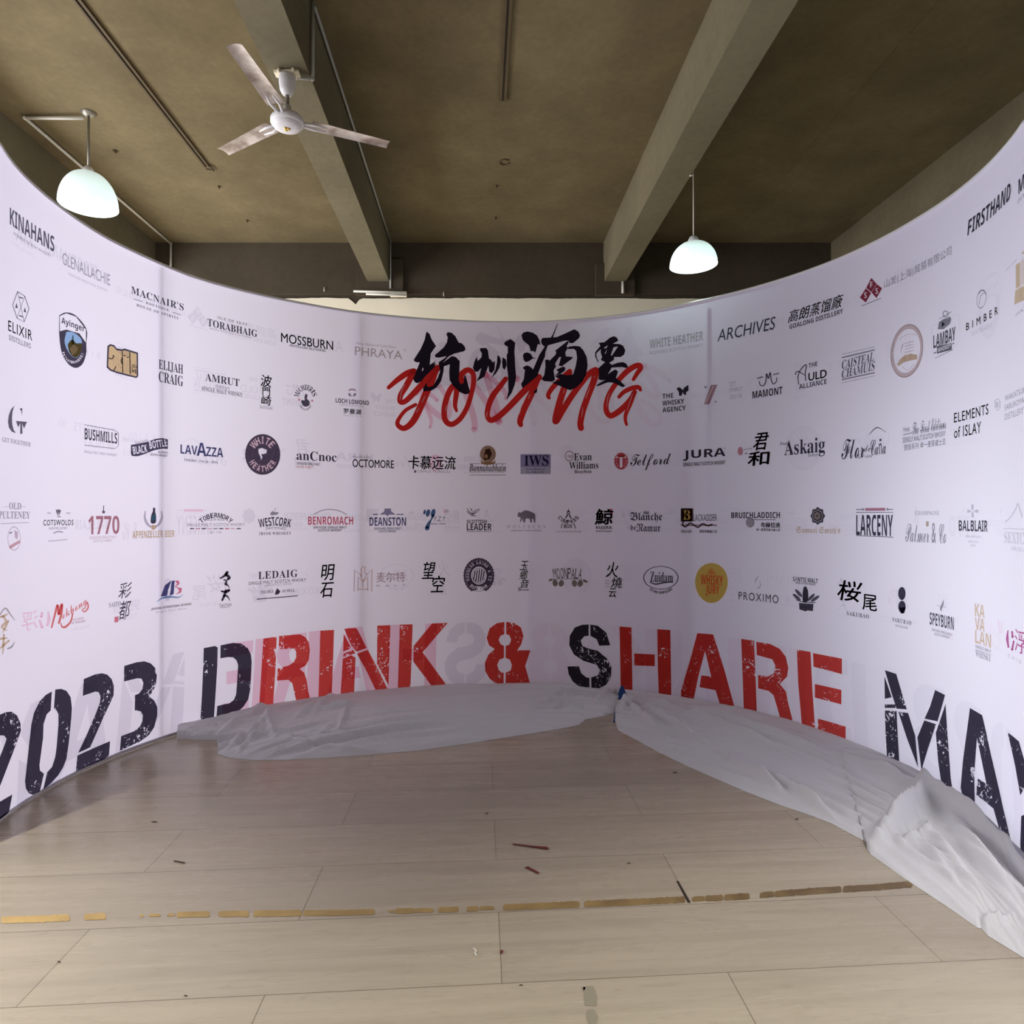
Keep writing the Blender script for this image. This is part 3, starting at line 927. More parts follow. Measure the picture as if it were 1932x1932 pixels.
brush((880, 600), 8.78, [
    [(1010, 225), (1100, 245), (1170, 290), (1210, 370), (1225, 445), (1185, 432), (1140, 578), (1110, 550), (1065, 552), (1040, 460), (935, 370), (912, 290), (940, 245)],
    [(1010, 572), (1065, 595), (1100, 655), (1155, 668), (1095, 675), (1050, 710), (985, 735), (950, 700), (935, 620), (960, 580)],
    [(935, 820), (1000, 785), (1060, 810), (1105, 855), (1210, 610), (1300, 470), (1350, 455), (1310, 560), (1300, 640), (1240, 780), (1195, 900), (1180, 960), (930, 1165), (905, 1095), (950, 1020), (970, 860), (940, 840)],
    [(1175, 1160), (1170, 1230), (1130, 1255), (1115, 1220)],
    p_([(5, 290), (30, 245), (170, 238), (200, 190), (278, 5), (285, 10), (205, 235), (270, 230), (420, 165), (560, 100), (625, 140), (655, 200), (640, 245), (540, 330), (480, 330), (465, 290), (400, 290), (110, 370), (70, 390), (20, 350)]),
    p_([(465, 390), (560, 375), (650, 385), (710, 450), (765, 560), (780, 700), (755, 850), (690, 970), (600, 1060), (490, 1112), (380, 1065), (190, 985), (330, 930), (235, 880), (330, 840), (440, 865), (540, 850), (580, 720), (605, 580), (590, 460), (550, 425), (450, 430)]),
    p_([(75, 610), (120, 600), (150, 620), (250, 520), (260, 470), (230, 465), (440, 300), (475, 295), (430, 390), (460, 400), (410, 480), (420, 550), (535, 560), (520, 590), (350, 715), (300, 700), (340, 560), (310, 560), (240, 670), (255, 720), (215, 780), (230, 880), (240, 940), (190, 970), (60, 960), (15, 930), (60, 860), (80, 720)]),
    p_([(260, 770), (380, 715), (412, 745), (400, 790), (330, 840), (235, 870), (300, 810)])])
brush((1020, 610), 8.782, [
    ([(965, 325), (1060, 315), (1150, 240), (1215, 215), (1260, 235), (1292, 290), (1200, 340), (1310, 345), (1370, 375), (1405, 450), (1385, 520), (1330, 560), (1220, 560), (1215, 610), (1140, 655), (1180, 690), (1280, 655), (1370, 645), (1420, 670), (1450, 720), (1430, 745), (1350, 725), (1180, 735), (1150, 790), (1115, 845), (1180, 800), (1240, 765), (1285, 800), (1250, 905), (1320, 960), (1405, 1035), (1360, 1062), (1210, 985), (1120, 980), (1060, 1000), (960, 1040), (915, 1035), (990, 985), (1070, 940), (1010, 945), (960, 930), (970, 830), (960, 745), (1070, 645), (1000, 610), (1020, 560), (995, 480), (1000, 430), (925, 500), (930, 570), (965, 640), (950, 645), (905, 560), (905, 480), (990, 380)],
     [[(1050, 410), (1115, 365), (1095, 410), (1060, 420)], [(1165, 530), (1210, 400), (1285, 385), (1180, 540)], [(1062, 500), (1105, 430), (1075, 510)]])])
# --- the logos, row by row
LG = 'grey print'
# row 1
logo().t('KINAHANS', 17.5, 101.5, 436, 31, (70, 68, 84), 'bold').t('PIONEER OF IRISH WHISKEY', 25, 95, 463, 6, G1).done()
logo(LG).t('GLENALLACHIE', 117, 207, 509, 22, (128, 124, 140), 'sans').t('HIGHLAND SINGLE MALT SCOTCH', 128, 201, 533, 5, G2).done()
logo().t("MACNAIR'S", 247, 346, 564, 14, K, 'serif', -0.004, 1.1).t('BOUTIQUE', 275, 318, 579, 5, K, 'serif', 0, 1.3).line(251.5, 564, 269, 569.5, 0.9).line(325, 589, 340.5, 594.6, 0.9).t('HOUSE OF SPIRITS', 257, 336, 588.5, 5, K, 'serif', 0, 1.3).done()
logo().t('TORABHAIG', 391, 485, 619.5, 14, K, 'serif', 0.012).t('ISLE OF SKYE', 410, 466, 606, 5, K, 'sans', 0, 1.3).t('SINGLE MALT SCOTCH WHISKY', 395, 476, 629, 3, G1).done()
logo().t('MOSSBURN', 530, 628, 645, 17, K, 'sans', 0.008).t('DISTILLERS BLENDERS', 546, 614, 657, 4.5, K, 'serif').done()
logo('taupe print').t('PHRAYA', 669.5, 759, 666.5, 16, (150, 134, 134), 'sans', 0.01).t('Deep Matured Gold Rum', 671, 747, 652, 6, (168, 156, 160), 'ital').t('®', 761, 766, 661, 5, (168, 156, 160)).done()
logo('pale grey print').t('WHITE HEATHER', 1226, 1327, 642, 17, (166, 160, 164), 'bold').t('BLENDED SCOTCH WHISKY', 1226, 1327, 659, 6, (172, 168, 172)).done()
logo().t('ARCHIVES', 1355, 1463, 622, 23, (58, 62, 74), 'sans', -0.002, shear=0.12).done()
logo().t('高朗蒸馏廠', 1489, 1590, 583, 24, (62, 60, 72), 'sans', 0.008, 1.0, 0.25).t('GOALONG DISTILLERY', 1490, 1591, 602.5, 9, (62, 60, 72), 'bold').done()
SR = (140, 44, 62)
q = logo('dark red and grey print')
O, k = (1580, 280), 4.83
for pl in ([(312, 1180), (360, 1235), (312, 1310), (266, 1270)], [(208, 1360), (262, 1276), (310, 1318), (262, 1405)], [(362, 1237), (410, 1275), (360, 1365), (314, 1312)]):
    q.base(pl, SR, o=O, k=k)
    q.tp(*{312: ('F', 1644.8, 537), 208: ('S', 1633.5, 557), 362: ('S', 1654.8, 549)}[pl[0][0]], 5, 11, 0, K, 'bold', cut=1).flush()
q.line(1626, 577.5, 1663, 562.6, 1.4, G1).t('山发(上海)貿易有限公司', 1669, 1796, 508, 19, (112, 110, 116)).done()
logo().t('FIRSTHAND', 1826, 1908, 399, 30, (46, 46, 56), 'bital', 0.01, 1.0).done()
logo().t('MA', 1923, 1952, 338, 28, (46, 46, 56), 'bold').t('DISTILLERY', 1922, 1960, 362, 8, G1).done()
# row 2
q = logo()
q.stroke([(155, 918), (220, 960), (260, 1075), (215, 1195), (150, 1160), (110, 1040), (155, 918)], 6, (70, 66, 80), o=(0, 360), k=4.83, per=1, round_=False)
q.stroke([(155, 918), (215, 1195)], 4, (70, 66, 80), o=(0, 360), k=4.83, per=1, round_=False).stroke([(220, 960), (150, 1160)], 4, (70, 66, 80), o=(0, 360), k=4.83, per=1, round_=False)
q.poly([(145, 1020), (158, 1070), (133, 1065)], (70, 66, 80), o=(0, 360), k=4.83).poly([(222, 1060), (234, 1112), (210, 1100)], (70, 66, 80), o=(0, 360), k=4.83)
q.line(35, 560.5, 42, 563, 2).line(35, 595, 42, 598, 2)
q.t('ELIXIR', 14.5, 59.6, 624, 19, (62, 58, 72), 'sans', 0.006, 1.15).t('DISTILLERS', 16, 57, 645, 10, (112, 108, 120), 'bold').done()
# shield
q = logo('black, white and blue shield print')
O, k = (0, 360), 4.83
D = (50, 46, 60)
WHT = [(540, 1142), (600, 1116), (688, 1147), (779, 1264), (779, 1385), (720, 1300), (600, 1265), (541, 1280)]
PIC = [tuple(p) for p in smooth_path([(600, 1285), (665, 1290), (735, 1350), (740, 1430), (715, 1505), (670, 1520), (620, 1470), (584, 1380), (600, 1285)], 4)[:-1]]
q.base([tuple(p) for p in smooth_path([(535, 1135), (600, 1108), (690, 1140), (785, 1262), (783, 1390), (782, 1480), (750, 1575), (690, 1614), (620, 1580), (560, 1480), (536, 1320), (535, 1135)], 4)[:-1]], D, o=O, k=k, holes=[WHT, PIC])
q.arc('PRIVATBRAUEREI', 137, 656, 19.8, 27.5, 196, 340, 4.8, D, 'bold', inside=True, cut=1).flush()
q.poly(PIC, (110, 160, 206), o=O, k=k, ghost=False)
q.poly([(610, 1400), (650, 1355), (690, 1390), (738, 1390), (736, 1440), (715, 1500), (670, 1518), (625, 1470)], (136, 112, 66), o=O, k=k, layer=1, curve=True, ghost=False)
q.poly([(625, 1440), (660, 1400), (705, 1430), (690, 1470), (650, 1500)], (214, 190, 146), o=O, k=k, layer=2).poly([(648, 1330), (660, 1310), (668, 1400), (645, 1400)], (80, 96, 84), o=O, k=k, layer=2)
q.t('Ayinger', 115, 159, 614, 16, D, 'bold').done()
# gold block
q = logo('gold print with a black outline')
GI = [(990, 1425), (1006, 1412), (1036, 1424), (1056, 1452), (1110, 1461), (1132, 1453), (1242, 1487), (1244, 1684), (1236, 1692), (1062, 1647), (1006, 1626), (982, 1600)]
q.base([(975, 1415), (1000, 1397), (1040, 1408), (1060, 1436), (1110, 1445), (1130, 1437), (1255, 1475), (1257, 1690), (1240, 1707), (1060, 1662), (1000, 1640), (968, 1610)], D, o=O, k=k, holes=[GI]).flush()
q.poly(GI, (196, 160, 96), o=O, k=k, ghost=False)
for st in ([(982, 1524), (1012, 1532), (1030, 1508), (1020, 1500)], [(1050, 1600), (1030, 1640)], [(1108, 1462), (1112, 1660)], [(1176, 1470), (1180, 1670)], [(1120, 1500), (1140, 1505)], [(1150, 1520), (1170, 1516)], [(1110, 1520), (1098, 1550), (1108, 1580)]):
    q.stroke(st, 9, D, o=O, k=k, layer=2, round_=False)
q.t('JIU', 247, 257, 692, 8, D, 'bold', layer=2).t('HE', 247.5, 257, 700.5, 8, D, 'bold', layer=2).done()
logo().t('ELIJAH', 299, 345, 693, 20, K, 'serif').t('CRAIG', 299, 345, 715, 20, K, 'serif').done()
logo().t('AMRUT', 387, 451.5, 717, 14.5, K, 'serif', -0.006).t('INDIAN', 406, 433, 731, 6.5, G1, 'serif').t('SINGLE MALT WHISKY', 380, 457, 739, 8, (84, 78, 92), 'serif', -0.006).done()
logo().t('波', 492, 512, 719, 22, K, 'sans', 0.015, shear=0.1).t('門', 495, 509, 739, 17, K, 'sans', 0.015).t('崎', 493, 511, 756, 17, K, 'sans', 0.015, shear=0.1).t('HATOZAKI', 490, 514, 769, 6, G1, 'serif').done()
q = logo('black print with two red stars')
q.arc("MICHTER'S", 576.4, 751, 17.5, 20, 170, 10, 9.5, K, 'serif', 0.0, cw=0.62)
q.arc('AMERICAN WHISKEY', 576.4, 752, 12.5, 21, 215, 325, 3.2, K, 'serif', inside=True)
q.poly([(1050, 880), (1062, 900), (1058, 930), (1078, 950), (1080, 985), (1055, 1000), (1025, 995), (1005, 960), (1010, 940), (1035, 945), (1035, 905)], (64, 58, 72), o=(360, 560), k=4.83, curve=True)
for sx, sy in ((985, 936), (1105, 946)):
    q.tp('★', 360 + sx / 4.83, 560 + sy / 4.83, 5.6, 6.6, 0, (190, 60, 80))
q.done()
q = logo()
q.t('LOCH LOMOND', 633, 696, 758, 8.5, K, 'bold').t('罗曼湖', 648, 681, 776.5, 9.5, K, 'sans', 0.02).t('SINGLE MALT SCOTCH WHISKY', 642, 687, 765.5, 2.4, G1).t('SINCE 1814', 649, 681, 784.5, 2.6, G1, 'sans', 0, 1.4)
q.poly([(1428, 860), (1450, 838), (1490, 838), (1510, 862), (1470, 850)], (140, 104, 116), o=(360, 560), k=4.83).poly([(1432, 880), (1450, 878), (1466, 910), (1440, 905)], (104, 92, 108), o=(360, 560), k=4.83).poly([(1508, 880), (1488, 878), (1474, 910), (1498, 905)], (104, 92, 108), o=(360, 560), k=4.83)
q.done()
q = logo()
q.t('THE', 1250, 1270.6, 747, 9, K, 'bold', 0.012).t('WHISKY', 1250, 1291, 759, 9.5, K, 'bold', 0.012).t('AGENCY', 1250, 1294, 771.7, 9.5, K, 'bold', 0.012)
O, k = (720, 600), 3.22
q.poly([(1792, 428), (1808, 420), (1826, 432), (1832, 440), (1838, 424), (1864, 406), (1866, 440), (1850, 452), (1852, 468), (1838, 466), (1830, 450), (1824, 472), (1808, 474), (1806, 450)], K, o=O, k=k).done()
q = logo('pale red slashes with grey lettering')
q.poly([(105, 805), (165, 800), (90, 980), (40, 980)], (170, 124, 130), o=(1320, 560), k=4.83).poly([(120, 815), (135, 813), (65, 970), (52, 970)], (212, 196, 204), o=(1320, 560), k=4.83, layer=1).poly([(145, 945), (165, 960), (135, 962)], (170, 124, 130), o=(1320, 560), k=4.83).poly([(40, 815), (68, 818), (55, 838)], G1, o=(1320, 560), k=4.83)
q.t('ZIT', 1377, 1389, 724.5, 8, (172, 166, 180)).t('SPIRIT', 1376, 1402, 735, 8, (172, 166, 180)).t('2018', 1377, 1400, 748, 8, (178, 172, 186)).done()
q = logo()
O, k = (1320, 560), 4.83
q.t('MAMONT', 1420, 1476.7, 741, 14, K, 'bold', 0.01)
q.stroke([(545, 770), (555, 805), (585, 808), (605, 770), (612, 700), (628, 745), (645, 690), (655, 760), (675, 795), (702, 770), (705, 735)], [8, 11, 8], (70, 66, 80), o=O, k=k, round_=False)
q.line(1429, 714, 1440, 711, 2.6, G1).line(1459, 707, 1470.5, 704.5, 2.6, G1).done()
q = logo()
q.t('THE', 1526, 1542.6, 688, 8.5, (64, 62, 76), 'bold').t('ULD', 1526, 1560, 708, 15, (64, 62, 76), 'sans', 0.02).t('ALLIANCE', 1508, 1560, 724.8, 9.5, (64, 62, 76), 'bold')
q.stroke([(970, 765), (965, 690), (975, 620), (930, 655), (900, 720), (905, 800)], [10, 9, 8], (64, 62, 76), o=O, k=k, round_=False).stroke([(875, 710), (880, 690), (905, 680), (935, 700), (965, 715)], [9, 7], (64, 62, 76), o=O, k=k, round_=False).done()
q = logo()
CC = (80, 80, 92)
q.t('CAISTEAL', 1589, 1650, 680.5, 17, CC, 'serif', -0.004, shear=0.15).t('CHAMUIS', 1589, 1651, 698, 17, CC, 'serif', -0.004, shear=0.15)
for y0, y1, w in ((525, 455, .8), (556, 483, 2.4), (756, 691, 2.4), (785, 720, .8)):
    q.line(1320 + 1298 / 4.83, 560 + y0 / 4.83, 1320 + 1600 / 4.83, 560 + y1 / 4.83, w, G1)
q.done()
q = logo('beige oval seal print')
PK, TN = (196, 172, 168), (190, 158, 120)
q.ell(1712, 662, 30, 51, PK, rot=9, hole=0.82).ell(1712, 662, 29.8, 50.8, (168, 150, 154), rot=9, hole=0.975, layer=1)
q.poly([(395, 690), (430, 630), (490, 580), (560, 562), (640, 575), (640, 630), (560, 645), (480, 665), (410, 715)], TN, o=(1632, 580), k=6.44)
q.stroke([(415, 390), (480, 345), (560, 322), (640, 335)], 6, (180, 166, 170), o=(1632, 580), k=6.44, round_=False).stroke([(460, 715), (500, 755), (540, 760), (600, 690)], 6, (180, 166, 170), o=(1632, 580), k=6.44, round_=False)
q.stroke([(470, 440), (450, 500), (445, 545)], [14, 6], (176, 160, 164), o=(1632, 580), k=6.44, round_=False)
for yy in (430, 465, 500, 540):
    q.line(1632 + 490 / 6.44, 580 + (yy + 10) / 6.44, 1632 + 600 / 6.44, 580 + (yy - 20) / 6.44, 1.4, (180, 164, 168))
q.done()
q = logo()
O, k = (1632, 580), 6.44
q.t('LAMBAY', 1762, 1803.6, 637, 25, (56, 56, 66), 'bold', 0.0).base([(880, 475), (1060, 430), (1060, 515), (880, 562)], (84, 84, 92), o=O, k=k).t('WHISKEY', 1770, 1795.5, 656.5, 8.5, K, 'bold', cut=1).flush()
q.line(1763, 666, 1767, 664.5, 1.6).line(1798, 649, 1801.5, 647.5, 1.6).line(1765, 676, 1799, 659.5, 1.2, G1)
q.poly([(890, 265), (905, 180), (960, 140), (1000, 130), (1040, 110), (1055, 140), (1040, 200), (960, 265)], (104, 104, 112), o=O, k=k).poly([(945, 175), (985, 200), (940, 240)], (56, 56, 66), o=O, k=k, layer=1).ell(1632 + 985 / 6.44, 580 + 80 / 6.44, 5.6, 6.6, (120, 120, 128), hole=0.7).line(1773, 602, 1796, 588, 1.2, G1).done()
q = logo()
q.t('BIMBER', 1824, 1883.5, 602, 14, (60, 60, 70), 'sans', 0.012, 1.9).t('DISTILLERY', 1835, 1873, 621, 8, (186, 186, 194), 'sans', 0, 1.2).ell(1853, 564, 9, 18, (130, 130, 138), rot=8, hole=0.9).stroke([(1849, 575), (1851, 560), (1858, 552), (1862, 556)], 1.2, (130, 130, 138), round_=False).stroke([(1846, 556), (1853, 548), (1860, 550)], 1.2, (130, 130, 138), round_=False).done()
q = logo('pale gold print')
for pl in ([(1928, 478), (1945, 462), (1945, 482)], [(1918, 500), (1945, 480), (1945, 530), (1918, 545)], [(1917, 548), (1945, 534), (1945, 562), (1915, 575)]):
    q.poly(pl, (206, 180, 132))
q.line(1899, 511, 1920, 489, 0.8, G2).t('MALT', 1918, 1950, 583, 6, G2).done()
# row 3
q = logo('black monogram print')
O, k = (0, 740), 4.83
q.poly([(128, 122), (95, 155), (74, 210), (67, 270), (75, 320), (100, 358), (140, 374), (118, 340), (106, 290), (104, 230), (110, 170)], (84, 80, 92), o=O, k=k)
q.poly([(172, 150), (198, 144), (196, 216), (188, 170)], (84, 80, 92), o=O, k=k).poly([(140, 262), (240, 270), (214, 332), (196, 286), (200, 376), (178, 382), (180, 282), (160, 320)], (84, 80, 92), o=O, k=k)
q.t('GET TOGETHER', 3, 57, 834, 8.5, G1, 'serif', -0.01).done()
q = logo()
q.t('BUSHMILLS', 159, 220.5, 823, 21, (50, 46, 58), 'bold').t('SINGLE MALT IRISH WHISKEY', 158, 220, 855.5, 5, G1)
q.stroke([(766, 296), (1042, 346), (1076, 372), (1076, 486), (1046, 514), (766, 482)], 6, (96, 90, 104), o=O, k=k, per=1, round_=False).done()
q = logo('black banner print with pale lettering')
q.base([(1190, 480), (1250, 470), (1340, 452), (1420, 424), (1480, 418), (1527, 430), (1527, 518), (1480, 514), (1400, 530), (1320, 562), (1250, 584), (1200, 582), (1190, 560)], (54, 50, 70), o=O, k=k)
q.tp('BLACK', 263.5, 848, 27, 15, 9, K, 'bold', cut=1).tp('BOTTLE', 297.5, 837.5, 33, 14.5, 9, K, 'bold', cut=1).flush().t('BLENDED', 298, 315.7, 853.5, 4, (54, 50, 70), 'bold').t('SCOTCH WHISKY', 282.6, 315.7, 858.7, 4.2, (54, 50, 70), 'bold').tp('Gordon Graham', 266.5, 832, 25, 5, 13, G1, 'script').done()
q = logo('navy print')
q.t('LAV', 340, 372, 848.5, 17, NAVY, 'bold', 0.03).t('A', 370.6, 389, 848, 25, NAVY, 'bold', 0.03).t('ZZA', 388.5, 420.7, 853, 17.5, NAVY, 'bold', 0.03).t('TORINO, ITALIA, 1895', 347, 410, 870.5, 5, (70, 68, 92), 'bold', 0, 1.2).done()
q = logo('black roundel print with pink lettering')
def ring_pts(cx, cy, rx, ry, n=56):
    return [(cx + rx * math.cos(2 * PI * i / n), cy + ry * math.sin(2 * PI * i / n)) for i in range(n)]
PKL = (214, 170, 176)
GLB = [(360 + x / 4.83, 560 + y / 4.83) for x, y in [(615, 1385), (650, 1378), (690, 1395), (688, 1425), (660, 1435), (640, 1430), (650, 1460), (640, 1490), (630, 1450), (615, 1420)]]
q.base(ring_pts(495.3, 857.5, 33.2, 38.3), (58, 48, 66), holes=[GLB])
q.arc('WHITE', 495.3, 857.5, 23.2, 27.2, 148, 32, 13.5, PKL, 'bold', cw=0.55, cut=2).arc('HEATHER', 495.3, 857.5, 23.2, 27.2, 203, 337, 11.5, PKL, 'bold', cw=0.5, inside=True, cut=2).flush()
q.ell(495.3, 857.5, 30.8, 35.8, (128, 116, 130), hole=0.975, layer=1).ell(495.3, 857.5, 15.5, 18, (128, 116, 130), hole=0.94, layer=1)
q.tp('★', 473, 849, 6, 7, 0, (128, 116, 130), layer=1).tp('★', 517.5, 851, 6, 7, 0, (128, 116, 130), layer=1).done()
logo('black print with an orange line').t('anCnoc', 559, 635, 861, 17.5, K, 'serif', -0.008).t('HIGHLAND SINGLE MALT', 560, 604, 875, 5, K, 'bold').t('SCOTCH WHISKY', 560, 590, 881, 5, (206, 130, 116), 'bold').done()
logo().t('OCTOMORE', 665, 743, 875, 15, K, 'sans', 0.014).t('Bruichladdich', 665, 699, 861.5, 5.5, G1, 'script').done()
logo().t('卡慕远流', 770.4, 859.5, 873, 25, K, 'sans', 0.016, shear=0.06).t('CAMUS YUANLIU', 787, 849, 889.5, 5, (116, 92, 120), 'sans', 0.01).poly([(783, 886), (785.5, 889.5), (783, 893), (780.5, 889.5)], (90, 70, 100)).done()
q = logo('black print with a bronze medallion')
q.t('Bunnahabhain', 885, 954.7, 882.5, 14, K, 'ital').line(886, 875, 955, 875, 0.8).line(886, 896.3, 955, 896.3, 0.8).t('ISLAY SINGLE MALT SCOTCH WHISKY', 887, 953, 891, 2.6, G1)
q.ell(920.5, 857, 15, 16.3, (132, 98, 76)).poly([(912, 862), (916, 848), (924, 846), (928, 856), (924, 866), (914, 868)], (84, 62, 58), layer=1).poly([(906, 868), (912, 872), (930, 872), (935, 868), (934, 874), (926, 877), (914, 877), (908, 874)], (150, 112, 84), layer=1).ell(917, 861, 3.5, 4, (168, 132, 96), layer=2).done()
q = logo('grey violet card print')
q.poly([(982, 857), (1039, 857), (1039, 881), (982, 881)], (120, 112, 150)).poly([(982, 881), (1039, 881), (1039, 894.5), (982, 894.5)], (158, 154, 172))
q.t('IWS', 989, 1035, 869, 20, (54, 50, 88), 'serif', -0.008, layer=1).t('Italian Independent', 992, 1029, 885.5, 4, (60, 56, 76), 'script', layer=1).t('Wine & Spirit Ltd.', 993, 1027, 891, 4, (60, 56, 76), 'script', layer=1).done()
q = logo()
q.t('Evan', 1083, 1116.6, 862, 14, K, 'serif').t('Williams', 1074, 1129, 878, 13.5, K, 'serif').t('Bourbon', 1084, 1116, 889.7, 6.5, K, 'serif').ell(1074, 860.5, 8.2, 9.8, (150, 96, 108), hole=0.86).t('1783', 1070, 1079, 861.5, 5, (150, 96, 108), 'bold').done()
q = logo('black script with a red roundel')
TR = (188, 54, 66)
q.base(ring_pts(1172, 870, 13.3, 16), TR, holes=[[(1163, 859.5), (1181, 859.5), (1181, 863.5), (1174.5, 863.5), (1174.5, 882), (1169.5, 882), (1169.5, 863.5), (1163, 863.5)]] + [[(1172 + r_ * math.cos(a + d_), 870 + 1.2 * r_ * math.sin(a + d_)) for r_, d_ in ((8, -0.03), (12.2, -0.03), (12.2, 0.03), (8, 0.03))] for a in [math.radians(x) for x in (0, 25, 155, 180, 205, 335, 50, 130, 230, 310)] if not (abs(math.cos(a) * 8) < 3.5)]).flush()
q.t('Telford', 1189.4, 1266, 871.5, 31, K, 'script', -0.006).done()
logo().t('JURA', 1289, 1369, 857.5, 20, K, 'bold', 0.02).t('SINGLE MALT SCOTCH WHISKY', 1289, 1369, 874.5, 7, K, 'bold').t('™', 1366, 1369, 846, 2.5, K).done()
q = logo('black brush print with a red stamp')
q.t('君', 1423, 1449, 833, 32, K, 'sans', 0.02, shear=0.2).t('和', 1412, 1451.5, 865, 26, K, 'sans', 0.02, shear=0.1).ell(1397, 851, 5, 8, (206, 128, 138)).line(1403, 849, 1418, 846, 1.6, G2).line(1405, 856, 1411, 855, 2, G1).done()
q = logo()
q.t('Askaig', 1480, 1557, 846, 36, (52, 48, 62), 'serif').t('Port', 1472, 1487, 837, 6.5, G1, 'serif').t('Islay', 1525, 1543.5, 859, 8, G1, 'serif').done()
q = logo()
q.t('Flor', 1588, 1631, 846, 38, (50, 46, 62), 'script', 0.008).t('de', 1630, 1643, 846, 12, (50, 46, 62), 'script').t('Caña', 1643, 1672, 843, 30, (50, 46, 62), 'script', 0.006)
q.stroke([(1550, 1255), (1585, 1215), (1620, 1192), (1650, 1200), (1702, 1235)], [5, 9, 3], (50, 46, 62), o=(1320, 560), k=4.83, round_=False).t('EST 1890', 1619, 1646, 862, 4.5, G1, 'bold').done()
q = logo(LG)
q.t('The First Editions', 1722, 1786, 803, 24, (88, 86, 98), 'script', -0.006).t('THE', 1704.7, 1717, 811, 7, G1, 'bold').line(1705, 820.5, 1721, 816.5, 1).line(1736, 813, 1785, 803, 1, G1)
q.t('SINGLE MALT SCOTCH WHISKY', 1704, 1785, 824.5, 10, (112, 110, 122), 'bold').t('首版系列 单一麦芽威士忌', 1706.5, 1785, 839, 12, (84, 82, 94), 'sans', 0.014).done()
logo().t('ELEMENTS', 1801, 1866, 780.5, 19, (60, 58, 70), 'sans', 0.006, 1.1).t('of ISLAY', 1801, 1852, 811.5, 21, (60, 58, 70), 'sans', 0.006, 1.1).stroke([(1879, 756), (1884, 752), (1888, 757), (1888, 770), (1883, 774.5), (1879, 769), (1879, 756)], 0.9, G1, per=1, round_=False).t('E', 1881.5, 1885.5, 763.5, 9, G1).done()
logo(LG).t('WAKATSURU', 1897, 1945, 741.5, 11, (122, 120, 128), 'sans').t('SABUROMARU', 1897, 1947, 759, 11, (122, 120, 128), 'sans').t('DISTILLERY', 1897, 1933, 780.5, 12, (128, 126, 134), 'sans').done()
# row 4
q = logo(LG)
q.t('OLD', 16, 39, 954.7, 13, G1, 'serif', -0.006).t('PULTENEY', -3, 56, 972, 13.5, G1, 'serif', -0.006).line(0, 988, 53, 986, 1.2, G2).line(6, 956, 14, 956, .8, G2).line(40, 956, 48, 956, .8, G2)
q.ell(25.5, 1016, 12.5, 23, (190, 178, 190), hole=0.9).poly([(16, 1030), (36, 1019), (37, 1024), (18, 1036)], (190, 130, 138)).poly([(26, 1000), (33, 1004), (32, 1018), (27, 1014)], (180, 156, 168)).poly([(16, 1004), (24, 1003), (18, 1008)], G1).done()
q = logo()
q.t('COTSWOLDS', 81, 137.7, 986, 10.5, (62, 58, 70), 'sans', 0.012, 1.15).t('DISTILLERY', 91, 127, 996.5, 4.5, G1, 'serif').line(88, 968, 95, 968, 1).line(124, 968, 132, 968, 1).line(90, 1021, 126, 1018, 1.6, G2).stroke([(100, 1006), (108, 1003), (118, 1004)], 2, G1, round_=False)
for a in (-1, 0, 1):
    q.poly([(109 + a * 1.2, 974), (107.6 + a * 3.6, 961 - (a == 0)), (111 + a * 3.2, 963)], (70, 68, 78))
q.line(107, 975, 114, 975, 1.2).done()
q = logo('dark red print')
q.t('1770', 166, 224.6, 990.5, 35, (136, 72, 84), 'bold', 0.012).t('GLASGOW SINGLE MALT', 168, 219.5, 1013.7, 5, (168, 130, 142)).t('SCOTCH WHISKY', 175.6, 211, 1020.3, 5, (168, 130, 142)).line(195, 954, 194.4, 964, 1.4).ell(194.6, 966, 3, 2.8, (84, 80, 92)).done()
q = logo('gold print with a black and blue emblem')
q.t('APPENZELLER BIER', 249, 329, 1007.7, 13, (184, 150, 100), 'bold', 0.02)
q.stroke([(273.5, 964), (272.5, 976), (277, 988), (284, 994)], [2, 5, 4], (156, 150, 164), round_=False).stroke([(304, 964), (305, 976), (300, 988), (293, 994)], [2, 5, 4], (156, 150, 164), round_=False).poly([(283, 993), (289, 990), (295, 993), (292, 999), (286, 999)], GOLD)
q.poly([(1390, 1056), (1410, 1054), (1412, 1090), (1420, 1130), (1415, 1190), (1372, 1190), (1376, 1120), (1390, 1085)], (44, 42, 56), o=(0, 740), k=4.83, curve=True).poly([(1380, 1125), (1415, 1115), (1412, 1165), (1378, 1170)], (108, 168, 206), o=(0, 740), k=4.83, layer=1).done()
q = logo('black print over a coloured dashed line')
q.arc('TOBERMORY', 407, 1014, 42, 42, 136, 44, 9, K, 'bold', cw=0.7).t('ISLE OF MULL', 390, 423, 980, 4.8, G1, 'bold').t('SINGLE MALT SCOTCH WHISKY', 352, 461.5, 990, 5.6, (90, 84, 98), 'sans', 0.006, 1.2).t('EST 1798', 397, 417, 1004.5, 3.6, G1)
for i, c_ in enumerate([(70, 64, 80), (190, 110, 130), (70, 64, 80), (200, 150, 165), (90, 100, 120), (70, 64, 80), (180, 70, 90), (200, 150, 165), (70, 64, 80)]):
    q.line(358 + i * 11, 997.4, 366 + i * 11, 997.4, 2.2, c_)
q.done()
q = logo()
q.tp('WEST', 503, 985, 31, 16, 9, K, 'bold').tp('CORK', 534, 985, 30, 16, -9, K, 'bold').t('IRISH WHISKEY', 488.8, 549, 1006.3, 5.4, K, 'serif', 0.006, 1.3).t('TRIPLE DISTILLED', 502, 537, 997, 3.4, G1).stroke([(500, 1000), (518, 994.5), (540, 1000)], 0.9, G1, round_=False).stroke([(500, 996), (518, 991), (540, 996)], 0.9, G1, round_=False)
